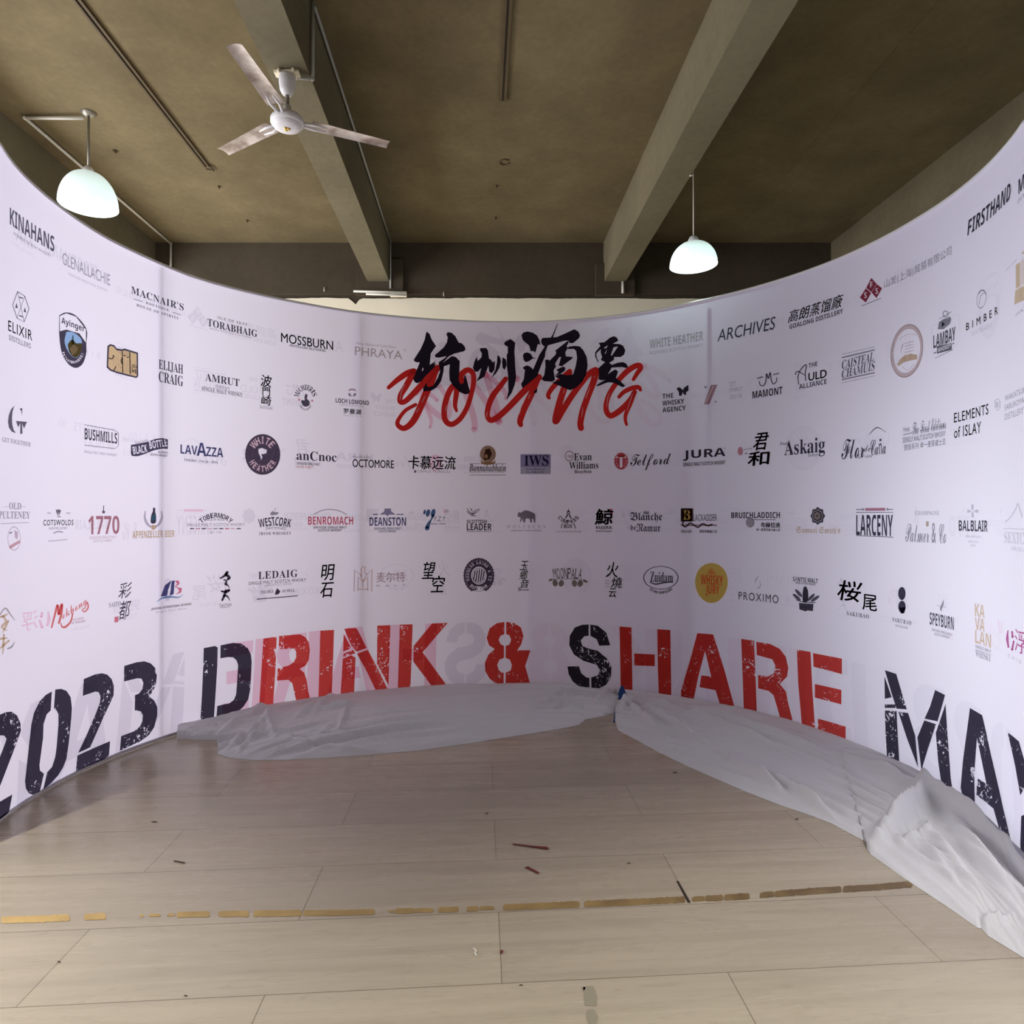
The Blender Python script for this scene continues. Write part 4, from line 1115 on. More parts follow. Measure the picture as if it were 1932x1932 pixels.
q.poly([(720, 235), (745, 212), (760, 222), (800, 225), (790, 245), (730, 254)], G1, o=(360, 920), k=4.83).line(518, 964, 520, 958, 1, G1).done()
logo('red print over small black lettering').t('BENROMACH', 581, 666, 982.3, 15.5, (172, 44, 64), 'bold', 0.02).t('SPEYSIDE SINGLE MALT', 591, 654, 995, 4.6, K, 'bold').t('SCOTCH WHISKY', 600, 645, 1000.4, 4.6, K, 'bold').stroke([(591.5, 971), (606, 963.5), (623, 961), (640, 964), (653.5, 970.5)], 1.5, G1, round_=False).done()
q = logo('navy print')
DN = (58, 58, 104)
q.t('DEANSTON', 697, 766, 984, 16, DN, 'bold').t('HIGHLAND SINGLE MALT', 706, 756.5, 997, 4.4, DN, 'bold').t('SCOTCH WHISKY', 714.5, 748, 1002.3, 4.4, DN, 'bold')
q.poly([(365, 828), (410, 795), (412, 770), (470, 770), (472, 795), (515, 828), (460, 824), (440, 840), (420, 824)], (100, 98, 132), o=(640, 800), k=4.83).line(703.5, 970.5, 713, 970.5, 1.6, DN).line(748, 970.5, 761, 970.5, 1.4, DN).done()
q = logo('teal blue print')
TB = (56, 86, 128)
O, k = (640, 800), 4.83
q.ell(801, 966, 2.3, 4.6, TB, rot=15).ell(807.5, 968, 3.8, 7.2, TB, rot=15).ell(817, 968, 4, 8, TB, rot=15).stroke([(858, 830), (838, 870), (815, 910), (800, 950)], [22, 12, 30, 40], TB, o=O, k=k)
q.t('Y.Z.Y', 818, 840, 979, 9, (70, 66, 84), 'sans', shear=0.2).t('®', 840, 846.5, 964.5, 6.5, G1, 'sans', 0.02).t('WINES & SPIRITS', 813, 841, 988.3, 3, (70, 84, 120), 'bold').done()
q = logo()
q.t('SCOTTISH', 880.6, 918, 984, 6.6, K, 'bold', 0.01).t('LEADER', 880.6, 927.4, 994, 12.6, K, 'bold', 0.004).t('BLENDED SCOTCH WHISKY', 881, 927, 1002.6, 2.4, G1, 'bold')
for st in ([(1165, 768), (1185, 800), (1215, 815), (1240, 790), (1280, 772)], [(1162, 795), (1185, 815), (1210, 825), (1250, 805), (1278, 780)], [(1195, 765), (1215, 800)], [(1200, 838), (1225, 835), (1248, 838)]):
    q.stroke(st, [5, 9, 4], (70, 66, 80), o=O, k=k, round_=False)
q.done()
q = logo('grey wolf print')
q.poly([(1622, 830), (1635, 800), (1655, 808), (1690, 785), (1720, 790), (1760, 805), (1785, 820), (1790, 870), (1785, 902), (1775, 900), (1770, 870), (1755, 860), (1760, 895), (1745, 900), (1735, 865), (1700, 860), (1695, 895), (1680, 900), (1670, 860), (1655, 895), (1648, 892), (1655, 850), (1630, 848)], (104, 98, 110), o=O, k=k)
q.t('WOLFBURN', 955.7, 1030, 993.6, 6.2, (176, 168, 182), 'serif', 0, 1.8).t('SINGLE MALT SCOTCH WHISKY', 964, 1022, 1001, 2.6, G1, 'bold').done()
q = logo()
q.arc('COMPASS', 1072.5, 962.5, 21, 22, 212, 328, 7.2, K, 'bold', inside=True, cw=0.7).t('BOX', 1064, 1080, 992.7, 7.6, K, 'bold').line(1061, 987, 1058.6, 997, 1.4).line(1082.5, 987, 1086, 997, 1.4).t('SCOTCH WHISKYMAKER', 1049, 1096.5, 1003, 3, G1)
q.poly([(1072.4, 959), (1074, 966), (1071, 966)], K).ell(1072.4, 967, 3, 3.6, K, hole=0.5).poly([(1070, 970), (1072, 972), (1067, 979), (1066, 978)], K).poly([(1074.5, 970), (1073, 972), (1077.5, 979), (1079, 978)], K).done()
logo('black brush print with a red stamp').t('鯨', 1124, 1156, 975, 29, K, 'sans', 0.028, shear=0.1).t('KUJIRA', 1124.6, 1155, 996, 7.2, K, 'bold', 0.02).t('RYUKYU WHISKY', 1125, 1155, 1002.3, 2.8, K, 'bold').poly([(1151, 960), (1155.6, 960), (1155.6, 968.5), (1151, 968.5)], (190, 70, 92)).done()
q = logo()
q.t('Blanche', 1189.4, 1249.5, 976, 20, (58, 54, 74), 'frak', -0.004).t('de', 1190, 1199.7, 995.5, 10, (58, 54, 74), 'frak').t('Namur', 1201, 1246, 995.6, 15.5, (58, 54, 74), 'frak', -0.004).poly([(1214, 970), (1214.5, 963), (1217, 967), (1219, 962), (1221.5, 967), (1224.5, 963), (1224.5, 970)], G1).done()
q = logo('red and black square emblem with grey lettering')
q.poly([(1284.7, 959), (1307.9, 959), (1307.9, 984), (1284.7, 984)], (50, 40, 46)).poly([(1286.8, 961), (1306, 961), (1306, 982), (1286.8, 982)], (150, 48, 52), layer=1).t('B', 1289.5, 1303, 971.5, 18, (196, 164, 92), 'serif', 0.03, layer=2).stroke([(1298, 966), (1293, 972), (1297, 978)], 2.4, (50, 40, 46), layer=3, round_=False)
q.t('LACKADDER', 1308.5, 1353, 976.5, 12.5, (76, 70, 84), 'sans').stroke([(1284.5, 991), (1353, 991)], 3, (150, 110, 120), per=8, round_=False).stroke([(1290, 984), (1288, 990), (1294, 994), (1302, 987), (1310, 991), (1318, 995), (1326, 988), (1336, 992), (1345, 989)], 2.6, (56, 50, 60), layer=1, round_=False)
q.t('SINGLE CASK', 1285, 1305, 1002.6, 5, (76, 70, 84), 'bold').t('黑蛇单桶威士忌', 1320, 1353, 1002.6, 5.6, (76, 70, 84), 'sans', 0.02).done()
q = logo()
q.t('BRUICHLADDICH', 1380, 1472, 972, 11.5, K, 'bold', 0.022).line(1417, 980.6, 1464, 980.6, 1).t('布赫拉迪', 1436, 1472, 990.4, 10, K, 'sans', 0.03).t('单一麦芽苏格兰威士忌', 1427.5, 1472, 999.6, 5, (76, 70, 84), 'sans', 0.03).ell(1415.7, 986, 8.2, 9.4, (150, 144, 158)).ell(1415.7, 986, 6, 7, (176, 170, 184), layer=1).done()
q = logo('gold lettering under a black rosette')
for r_, c_, l_ in ((1.0, (58, 54, 68), 0), (0.78, (176, 170, 182), 1), (0.62, (58, 54, 68), 2), (0.5, (176, 168, 172), 3), (0.16, (120, 110, 96), 4)):
    q.poly([(1543.4 + (12.6 + 1.2 * math.cos(8 * a)) * r_ * math.cos(a), 973.4 + (15.4 + 1.4 * math.cos(8 * a)) * r_ * math.sin(a)) for a in np.linspace(0, 2 * PI, 49)[:-1]], c_, layer=l_)
q.t("Samuel Smith's", 1503, 1586, 1001.4, 15, (190, 152, 116), 'frak', 0.004).done()
q = logo('black print under a dark red strip')
q.t('LARCENY', 1616, 1685.4, 991, 40, (50, 46, 62), 'bold', 0.0).line(1616, 966.6, 1686, 966.6, 1).line(1616, 1010.5, 1686, 1013.5, 1.1).poly([(1633, 958.6), (1671, 958.2), (1671, 963.4), (1633, 963.8)], (166, 84, 112)).t('JOHN E. FITZGERALD', 1635, 1669, 961, 3, (206, 170, 186), 'bold', layer=1)
for a_, b_ in ((1616, 1629), (1675, 1686)):
    q.line(a_, 961.5, b_, 961, 1.2)
q.ell(1629.5, 961, 1.8, 2.2, (60, 56, 70), hole=0.5).ell(1675, 960.8, 1.8, 2.2, (60, 56, 70), hole=0.5).done()
q = logo(LG)
q.t('CHAMPAGNE', 1727.6, 1773, 968, 8, (158, 156, 166), 'serif', -0.01).t('Palmer & Co', 1709, 1786, 1005, 38, (104, 102, 114), 'script', -0.014).poly([(1748, 983.5), (1753, 983.5), (1753, 992), (1750.5, 994), (1748, 992)], (160, 140, 110)).done()
q = logo()
q.t('BALBLAIR', 1810, 1864.6, 992, 20.5, (56, 54, 66), 'bold', 0.0)
for y_l, a_, b_ in ((1012.5, 1822, 1852), (1022, 1828, 1847), (1029, 1832, 1842)):
    q.t('HIGHLAND SCOTCH', a_, b_, y_l, 4.4, (186, 184, 194), 'bold')
PC = (184, 182, 192)
q.ell(1836, 957, 2.2, 6, PC).ell(1836, 971, 2.2, 6, PC).poly([(1826, 961), (1833, 963), (1833, 966), (1826, 968)], PC).poly([(1847, 961), (1839, 963), (1839, 966), (1847, 968)], PC).done()
PG = (192, 192, 200)
logo('very pale grey print').t('SEXTON', 1896, 1950, 1015.5, 22, PG, 'serif', -0.01).line(1894, 997, 1945, 999, 1.2, PG).stroke([(1898, 985), (1906, 978), (1912, 970), (1918, 960), (1922, 950), (1926, 962), (1930, 975)], 2, PG, round_=False).t('IRISH', 1910, 1945, 1037, 8, PG).done()
# row 5
q = logo('gold and grey brush print')
GL = (190, 164, 124)
O, k = (0, 920), 4.83
q.stroke([(-20, 1180), (40, 1100), (85, 1150), (130, 1210)], [10, 16, 6], (150, 142, 138), o=O, k=k, round_=False)
for st in ([(0, 1180), (40, 1165), (60, 1150)], [(20, 1170), (50, 1220), (10, 1270), (55, 1300)], [(70, 1215), (20, 1320)], [(-10, 1380), (60, 1370)], [(30, 1340), (25, 1430), (20, 1515)], [(75, 1395), (-10, 1470)]):
    q.stroke(st, [16, 22, 8], GL, o=O, k=k)
q.stroke([(60, 1470), (100, 1450), (130, 1405)], [14, 20, 4], (150, 146, 150), o=O, k=k, round_=False).done()
q = logo('red script print')
MR = (206, 72, 70)
q.stroke([(465, 1280), (490, 1180), (520, 1070), (530, 1150), (540, 1130), (560, 1060), (555, 1150), (530, 1240)], [14, 26, 18], MR, o=O, k=k, round_=False)
q.tp('ekhong', 140, 1150, 56, 20, 33, MR, 'script', 0.03, shear=0.2).stroke([(660, 1140), (640, 1220), (590, 1270), (560, 1265), (550, 1230)], [12, 20, 8], MR, o=O, k=k, round_=False).stroke([(790, 1040), (800, 1090), (770, 1130), (745, 1115), (765, 1095)], [14, 12, 6], MR, o=O, k=k, round_=False)
q.tp('THE SPIRIT', 147, 1168, 22, 4, 9, (180, 130, 140), 'bold').tp('OF THAILAND', 147, 1173.5, 26, 4, 9, (150, 104, 120), 'bold').done()
q = logo('black brush print with a red stamp')
q.t('彩', 224, 247.5, 1113.6, 29, K, 'sans', -0.002, shear=0.2).t('都', 224.5, 244.5, 1151, 35, K, 'sans', -0.002, shear=0.2).t('SAITO', 205, 227.5, 1140, 9, G1, 'serif', -0.014).poly([(215.5, 1164), (223, 1163), (222.5, 1173.5), (215, 1174.5)], (200, 80, 96)).done()
q = logo('blue and red sail print')
q.poly([(1462, 992), (1500, 890), (1560, 845), (1530, 930), (1520, 985)], (56, 56, 106), o=O, k=k).poly([(1545, 985), (1562, 850), (1590, 845), (1580, 970)], (56, 56, 106), o=O, k=k)
q.poly([(1590, 850), (1625, 845), (1635, 875), (1600, 905), (1655, 915), (1650, 955), (1595, 976), (1630, 945), (1620, 920), (1590, 905), (1612, 875)], (196, 70, 104), o=O, k=k).stroke([(1425, 1042), (1480, 1005), (1560, 995), (1620, 1000), (1668, 975)], [4, 20, 14, 3], (84, 116, 166), o=O, k=k, round_=False)
q.t('JIANXING INTERNATIONAL BEVERAGE', 284, 361, 1144.6, 5.2, (52, 48, 62), 'bital', 0.01).t('Da Jiuba Service Famous', 294, 352, 1151.5, 4, G1, 'script').done()
q = logo('black brush print')
O = (360, 920)
for st, w in (([(268, 825), (310, 800), (330, 772)], [14, 26]), ([(318, 790), (350, 820), (335, 835)], [30, 20]), ([(300, 840), (325, 850), (310, 880), (330, 890)], [10, 16, 8]), ([(320, 870), (352, 915)], [14, 5]), ([(280, 945), (320, 950), (345, 935)], [16, 26]), ([(318, 940), (300, 990), (285, 1025)], [26, 18]), ([(300, 985), (330, 990), (355, 1030)], [20, 16, 4])):
    q.stroke(st, w, K, o=O, k=k)
q.t('TANTIAN', 413, 436, 1142, 6, (70, 66, 80), 'sans').line(415, 1146.6, 433, 1146, .7, G1).done()
q = logo()
q.t('LEDAIG', 487, 561, 1083.6, 14.5, K, 'serif', 0.02, 1.1).t('SINGLE MALT SCOTCH WHISKY', 469, 577, 1097, 6, (76, 70, 84), 'sans', 0.006, 1.2).t('WONDERFULLY PEATED', 497, 550, 1103, 4, G1, 'sans', 0, 1.2).t('THE ISLE', 491, 516, 1116.5, 5.6, K, 'serif').t('OF MULL', 532, 556, 1114.5, 5.6, K, 'serif').line(484, 1130.5, 561.5, 1124, 1.8, (70, 66, 80))
q.poly([(770, 950), (785, 915), (800, 930), (815, 945), (800, 970), (765, 978)], K, o=O, k=k).done()
logo('black brush print').t('明', 606.6, 629.6, 1080, 30, K, 'sans', 0.012, shear=0.12).t('石', 604.5, 628, 1113, 28, K, 'sans', 0.012, shear=0.12).done()
q = logo('copper line print')
CO = (176, 122, 112)
O = (640, 800)
for st in ([(135, 1525), (138, 1330), (190, 1370)], [(295, 1525), (298, 1328), (250, 1370)], [(170, 1520), (172, 1395), (215, 1440), (258, 1395), (260, 1520)], [(215, 1440), (215, 1490)], [(175, 1505), (258, 1505)], [(190, 1370), (200, 1400), (215, 1430)], [(250, 1370), (238, 1400), (215, 1435)], [(200, 1390), (198, 1320), (215, 1298), (235, 1300), (230, 1350), (250, 1370)]):
    q.stroke(st, 7, CO, o=O, k=k, per=1, round_=False)
q.t('麦尔特', 710, 764, 1088.5, 19, (140, 104, 110), 'sans', -0.004).t('MALT', 710, 764, 1104.5, 3.8, (120, 92, 104), 'sans', 0.01, 3.2).done()
logo('black brush print').t('望', 798, 820, 1076, 32, K, 'sans', 0.014, shear=0.15).t('空', 815, 838, 1101.8, 31, K, 'sans', 0.014, shear=0.15).done()
q = logo('black seal print')
SD = (62, 52, 74)
q.base([(903.4 + 29.6 * (1 - 0.05 * (i % 2)) * math.cos(2 * PI * i / 72), 1086 + 34 * (1 - 0.05 * (i % 2)) * math.sin(2 * PI * i / 72)) for i in range(72)], SD, holes=[ring_pts(903.4, 1086, 14.6, 17)])
q.arc('DOUGLAS LAING & CO', 903.4, 1086, 21.5, 25, 205, -25, 5.8, SD, 'bold', cut=1).arc('ESTD 1948', 903.4, 1086, 21.5, 25, 225, 315, 5.8, SD, 'bold', inside=True, cut=1).flush()
q.ell(903.4, 1086, 26, 30, (150, 142, 160), hole=0.97, layer=1).ell(903.4, 1086, 12.6, 14.6, SD, hole=0.93)
for i in range(-2, 3):
    h_ = 12 * math.sqrt(1 - (i / 2.9) ** 2)
    q.stroke([(903.4 + i * 4.3 + 1.5, 1086 - h_), (903.4 + i * 4.3 - 1.5, 1086 + h_)], 2.2, SD, per=2, round_=False)
q.done()
logo('black brush print').t('玉', 982, 996, 1067, 17, K, 'sans', 0.006, shear=0.2).t('鄉', 981, 995, 1085, 18, K, 'sans', 0.006, shear=0.2).t('音', 982, 998, 1101, 16, K, 'sans', 0.006, shear=0.2).poly([(977.5, 1108), (983.5, 1108), (983.5, 1115), (977.5, 1115)], (150, 144, 158)).line(984, 1113, 998, 1113, 2, G1).done()
q = logo('black lettering with olive fruit')
OV = (108, 104, 96)
for i, ch in enumerate('MOONPALA'):
    q.tp(ch, 1046.5 + i * 6.9, 1082.5 - 1.2 * math.sin(i / 7 * PI), 6, 20, 8 - i * 2.4, (88, 82, 86), 'sans', -0.008)
q.stroke([(1040, 1094), (1068, 1092), (1104, 1094)], 1, OV, round_=False)
for ex, ey, er in ((1047.4, 1100, -10), (1059, 1100.5, 15), (1083.8, 1100.5, -10), (1094.8, 1100.8, 20)):
    q.ell(ex, ey, 5, 6.4, OV, rot=er)
q.ell(1039, 1094, 4.4, 2, OV, rot=-25).ell(1104.5, 1096.5, 5, 2.4, OV, rot=20).done()
logo('black brush print').t('火', 1145, 1167, 1075, 29, K, 'sans', 0.006, shear=0.15).t('燒', 1154, 1174, 1099, 20, K, 'sans', 0.006, shear=0.15).t('云', 1149, 1163, 1118.5, 17, K, 'sans', 0.01, shear=0.1).t('HUO', 1142, 1150, 1096, 3, G1).t('SHAO', 1141, 1151, 1101, 3, G1).t('YUN', 1142, 1149, 1106.5, 3, G1).done()
q = logo()
ZK = (58, 54, 74)
q.ell(1247, 1090, 33.2, 22, ZK, hole=0.95).t('Zuidam', 1227, 1270, 1089, 20, ZK, 'serif', -0.006).stroke([(1226, 1098), (1236, 1102), (1250, 1100), (1270, 1097)], [1.5, 2.6, 1], ZK, round_=False).arc('ZUIDAM DISTILLERS', 1247, 1070, 38, 48, 238, 302, 5, ZK, 'serif', inside=True, cw=0.8).done()
q = logo('yellow oval print with orange lettering')
q.poly([(1342.6 + (30.8 - 1.8 * math.sin(a)) * math.cos(a), 1100 + 37.8 * math.sin(a)) for a in np.linspace(0, 2 * PI, 41)[:-1]], (208, 172, 64))
OR = (204, 84, 52)
q.t('The', 1335, 1351, 1078, 10, OR, 'script', 0.004, layer=1).t('WHISKY', 1322.6, 1364.4, 1094.2, 19, OR, 'bold', 0.012, layer=1).t('JURY', 1332, 1357.5, 1114.7, 20, OR, 'bold', 0.012, layer=1).done()
q = logo()
q.t('PROXIMO', 1394, 1469, 1127, 15, (58, 54, 70), 'sans', -0.002, 1.2).stroke([(535, 808), (515, 840), (508, 870)], [3, 7, 2], (92, 88, 102), o=(1320, 920), k=4.83, round_=False).stroke([(550, 850), (556, 890), (545, 912), (528, 914)], [2, 5, 6], (92, 88, 102), o=(1320, 920), k=4.83, round_=False).done()
q = logo('black eagle emblem print')
O, k = (1320, 920), 4.83
q.t('SÄNTIS MALT', 1496.6, 1543.6, 1093.5, 10, K, 'bold').t('SWISS ALPINE WHISKY', 1501, 1539.5, 1101, 4, (84, 80, 92), 'bold')
q.poly([(908, 1050), (1040, 1060), (1034, 1126), (985, 1118), (970, 1128), (912, 1110)], (58, 54, 68), o=O, k=k).poly([(950, 905), (970, 900), (985, 925), (992, 960), (990, 1020), (975, 1045), (945, 1040), (940, 970)], (46, 42, 54), o=O, k=k, curve=True)
for cx_, cy_, ro in ((905, 962, -52), (887, 998, -60), (1018, 1000, 45), (1055, 1012, 55)):
    q.ell(O[0] + cx_ / k, O[1] + cy_ / k, 3, 9.5, (80, 76, 90), rot=ro if cx_ > 950 else ro + 10)
q.stroke([(880, 1020), (930, 1040), (985, 1044), (1060, 1048)], 8, (80, 76, 90), o=O, k=k, round_=False).done()
logo('black brush print').t('桜', 1582, 1625, 1115, 38, (50, 46, 60), 'sans', 0.014, shear=0.2).t('尾', 1628, 1655, 1137, 30, (50, 46, 60), 'sans', 0.014).t('SAKURAO', 1598, 1640, 1160, 8, (64, 60, 74), 'serif', 0.01, 1.2).done()
logo().ell(1702.4, 1119.8, 7, 12.4, (46, 44, 58)).ell(1702.6, 1145, 7, 11.6, (46, 44, 58)).poly([(1696, 1146), (1709, 1146), (1707, 1157), (1701, 1158), (1699.5, 1151)], (46, 44, 58)).t('SAKURAO', 1684.6, 1720, 1172, 8, (70, 68, 82), 'serif', 0, 1.2).t('DISTILLERY', 1690, 1714.5, 1182.5, 4.5, G1, 'serif').done()
q = logo()
q.t('SPEYBURN', 1755, 1800.5, 1171.5, 24, (66, 64, 76), 'bold', -0.006).t('SPEYSIDE SINGLE MALT', 1759, 1797.5, 1192.5, 5, G1, 'bold').t('SCOTCH WHISKY', 1764, 1793, 1199.5, 5, G1, 'bold')
q.poly([(1775, 1145), (1782, 1130), (1781, 1142), (1777.5, 1150), (1778, 1155), (1774.5, 1150)], G1).line(1768, 1142, 1774, 1143, 1, G2).line(1780, 1145.5, 1786, 1145, 1, G2).done()
q = logo('tan lettering over grey lettering')
KV = (206, 176, 136)
q.t('KA', 1840.5, 1859, 1152, 24, KV, 'bold').t('VA', 1840.5, 1859, 1178, 24, KV, 'bold').t('LAN', 1841, 1871, 1205, 25, KV, 'bold').t('SINGLE MALT', 1841.5, 1871, 1224, 6, G1, 'bold').t('WHISKY', 1841.5, 1871, 1236.5, 14, (120, 118, 130), 'serif', -0.006).done()
q = logo('magenta brush print')
MG = (160, 56, 116)
q.stroke([(1903, 1190), (1902, 1205), (1904, 1221)], [2, 5, 3], MG).stroke([(1911, 1192), (1912, 1202)], [3, 4], MG).stroke([(1914, 1210), (1911, 1226)], [3, 4], MG).t('浮', 1916, 1940, 1212, 44, MG, 'sans', 0.014).t('CHINA', 1903, 1940, 1246, 7, G2, 'sans', 0, 2.0).done()

# back-layer print as light shows it through, painted in reverse on the front
me = mesh_from('show_through_print', ghost_v, ghost_f)
o = link_mesh('show_through_print', me, GHOSTS, backdrop)
me.polygons.foreach_set('material_index', ghost_m)
o['label'] = 'faint mirrored show-through of the back layer, painted on the front'
# ------------------------------------------------------------------ loose cloth on the floor
def cloth_mat(name, rgb):
    m, nt, d, t = cloth_shader(name, lin(rgb), lin(rgb), 0.15)
    tc = nt.nodes.new('ShaderNodeTexCoord'); n = nt.nodes.new('ShaderNodeTexNoise'); n.inputs['Scale'].default_value = 300
    b = nt.nodes.new('ShaderNodeBump'); b.inputs['Strength'].default_value = 0.08
    nt.links.new(tc.outputs['Object'], n.inputs['Vector']); nt.links.new(n.outputs['Fac'], b.inputs['Height']); nt.links.new(b.outputs['Normal'], d.inputs['Normal'])
    return m
M_CLOTH = cloth_mat('white_jersey', (238, 238, 242))
M_BLUE = cloth_mat('blue_cloth', (52, 84, 140))

def fl(x, y):
    p = on_floor(x, y)
    return np.array([p.x, p.y])

def base_pt(x):
    s = px(x, 1200)[0]
    p = wall_pt(s, 0, 0.02)
    return np.array([p[0], p[1]])

def resample(P, n):
    P = np.array(P, float)
    L = np.concatenate([[0], np.cumsum(np.hypot(*np.diff(P, axis=0).T))])
    t = np.linspace(0, L[-1], n)
    return np.stack([np.interp(t, L, P[:, 0]), np.interp(t, L, P[:, 1])], 1)

def seg_dist(p, a, b):
    d = b - a
    t = max(0.0, min(1.0, float(np.dot(p - a, d) / (np.dot(d, d) + 1e-9))))
    return float(np.linalg.norm(p - a - d * t)), t

def draped(name, pairs, nu, nv, wall_h, folds, wr, seed, stretch):
    """pairs: (image column at the foot of the fabric, image point on the free edge), laid out along the cloth"""
    base = [base_pt(a) if not isinstance(a, tuple) else fl(*a) for a, _ in pairs]
    edge = [fl(*b) for _, b in pairs]
    t0 = np.linspace(0, 1, len(pairs)); t1 = np.linspace(0, 1, nu + 1)
    B = np.stack([np.interp(t1, t0, [b[i] for b in base]) for i in (0, 1)], 1)
    E_ = np.stack([np.interp(t1, t0, [e[i] for e in edge]) for i in (0, 1)], 1)
    fo = [(np.array(fl(*a)), np.array(fl(*b)), h, w) for a, b, h, w in folds]
    v, f = [], []
    md = (B + E_) / 2
    ucum = np.concatenate([[0], np.cumsum(np.maximum(np.hypot(*np.diff(md, axis=0).T), 1e-4))])
    for i in range(nu + 1):
        wd = float(np.linalg.norm(E_[i] - B[i]))
        for j in range(nv + 1):
            b = j / nv
            p = B[i] * (1 - b) + E_[i] * b
            u = float(ucum[i])
            x = b * wd
            n1 = mnoise.noise(Vector((u * stretch, x * 15 + seed, seed)) + Vector((0, 1, 0)) * 1.2 * mnoise.noise(Vector((u * 1.1, x * 2, 7 + seed))))
            n2 = mnoise.noise(Vector((u * stretch * 2.2, x * 36, 3 + seed)))
            n0 = mnoise.noise(Vector((u * 0.6 + 0.5 * x, x * 6.5 + 1.5 * mnoise.noise(Vector((u * 0.8, x, 21 + seed))), 31 + seed)))
            n3 = mnoise.noise(Vector((p[0] * 26, p[1] * 26, seed)))
            r = (1 - abs(n0) * 3.0) * 0.8 + (1 - abs(n1) * 2.2) * 0.5 + (1 - abs(n2) * 2.2) * 0.16 + n3 * 0.12
            fade = min(1, b / 0.04) * min(1, (1 - b) / 0.14)
            z = 0.006 + wr * (0.6 + 0.55 * mnoise.noise(Vector((u * 0.9, x * 1.5, 11 + seed)))) * max(0, r) * 1.3 * (0.25 + 0.75 * fade)
            z += wall_h * math.exp(-x / 0.10)
            for a_, b_, h, w in fo:
                dist, tt = seg_dist(p, a_, b_)
                if dist < w * 3:
                    z += 1.25 * h * math.exp(-(dist / (0.72 * w)) ** 2) * (0.35 + 0.65 * math.sin(PI * min(1, max(0, tt)) * 0.9 + 0.15))
            # hem: the free edge turns down onto the floor
            if b > 0.97:
                z = z * (1 - (b - 0.97) / 0.03) + 0.001
            z = max(z, 0.0012)
            v.append((p[0], p[1], z))
    for i in range(nu):
        for j in range(nv):
            a = i * (nv + 1) + j
            f.append((a, a + 1, a + nv + 2, a + nv + 1))
    return mesh_from(name, v, f)

me = draped('floor_cloth', [(332, (334, 1395)), (345, (352, 1395)), (378, (392, 1397)), (398, (414, 1396)), (402, (415, 1408)), (406, (411, 1423)), (430, (432, 1430)), (470, (480, 1434.5)), (520, (530, 1434)), (590, (610, 1430)),
                            (680, (700, 1424)), (760, (790, 1416)), (860, (890, 1402)), (950, (985, 1387)), (1030, (1070, 1373)), (1060, (1092, 1368)), (1075, (1106, 1357)), (1110, (1140, 1351)), (1150, (1166, 1344)), (1163, (1168, 1330))],
            420, 80, 0.035,
            [((408, 1400), (495, 1347), 0.035, 0.04), ((430, 1420), (520, 1352), 0.030, 0.03), ((450, 1425), (500, 1375), 0.02, 0.025), ((500, 1355), (520, 1400), 0.028, 0.03), ((520, 1400), (600, 1418), 0.022, 0.03), ((600, 1418), (740, 1422), 0.018, 0.03),
             ((560, 1360), (610, 1330), 0.03, 0.035), ((590, 1355), (625, 1322), 0.03, 0.03), ((615, 1345), (660, 1335), 0.035, 0.04), ((655, 1335), (640, 1395), 0.025, 0.03), ((600, 1400), (640, 1370), 0.018, 0.03),
             ((1000, 1350), (1060, 1312), 0.028, 0.03), ((1040, 1345), (1085, 1312), 0.028, 0.025), ((1075, 1345), (1092, 1338), 0.05, 0.035), ((1120, 1335), (1155, 1312), 0.04, 0.03), ((900, 1385), (1000, 1355), 0.012, 0.05)],
            0.036, 2.0, 0.9)
tag(link_mesh('floor_cloth', me, M_CLOTH, smooth=True), 'wide crumpled white cloth on the floor at the middle and left of the backdrop foot', 'cloth', 'white cloths at the foot of the backdrop')

me = draped('floor_cloth', [(1166, (1161, 1345)), (1168, (1160, 1362)), (1178, (1167, 1379)), (1200, (1202, 1397)), (1235, (1243, 1420)), (1275, (1295, 1445)), (1320, (1347, 1468)), (1370, (1409, 1495)), (1420, (1471, 1519)), (1475, (1533, 1540)),
                            (1510, (1569, 1554)), (1570, (1636, 1590)), (1578, (1641, 1595)), (1582, (1636, 1603)), (1590, (1642, 1612)), (1650, (1705, 1657)), (1725, (1784, 1709)), (1780, (1844, 1751)), (1786, (1851, 1752)), (1800, (1864, 1766)), (1870, (1932, 1808)), (1960, (2030, 1870))],
            560, 90, 0.05,
            [((1175, 1330), (1260, 1400), 0.04, 0.03), ((1190, 1325), (1350, 1420), 0.04, 0.035), ((1230, 1325), (1440, 1410), 0.04, 0.035), ((1300, 1345), (1540, 1425), 0.04, 0.04), ((1170, 1350), (1185, 1325), 0.05, 0.03),
             ((1350, 1425), (1440, 1480), 0.03, 0.035), ((1425, 1462), (1470, 1500), 0.045, 0.035), ((1440, 1462), (1540, 1530), 0.035, 0.03), ((1500, 1500), (1570, 1548), 0.035, 0.03),
             ((1560, 1430), (1700, 1490), 0.05, 0.04), ((1600, 1430), (1760, 1510), 0.055, 0.045), ((1660, 1470), (1860, 1600), 0.06, 0.05), ((1740, 1520), (1900, 1640), 0.05, 0.04),
             ((1652, 1600), (1735, 1525), 0.075, 0.05), ((1690, 1575), (1740, 1535), 0.05, 0.05), ((1735, 1525), (1745, 1540), 0.06, 0.05), ((1770, 1545), (1940, 1740), 0.055, 0.045), ((1740, 1570), (1850, 1710), 0.045, 0.04), ((1700, 1600), (1760, 1585), 0.035, 0.03), ((1740, 1600), (1800, 1680), 0.03, 0.03),
             ((1800, 1560), (1960, 1690), 0.06, 0.04), ((1850, 1750), (1910, 1738), 0.02, 0.02)],
            0.044, 5.0, 0.75)
tag(link_mesh('floor_cloth', me, M_CLOTH, smooth=True), 'long crumpled white cloth trailing towards the viewer along the right side of the backdrop', 'cloth', 'white cloths at the foot of the backdrop')

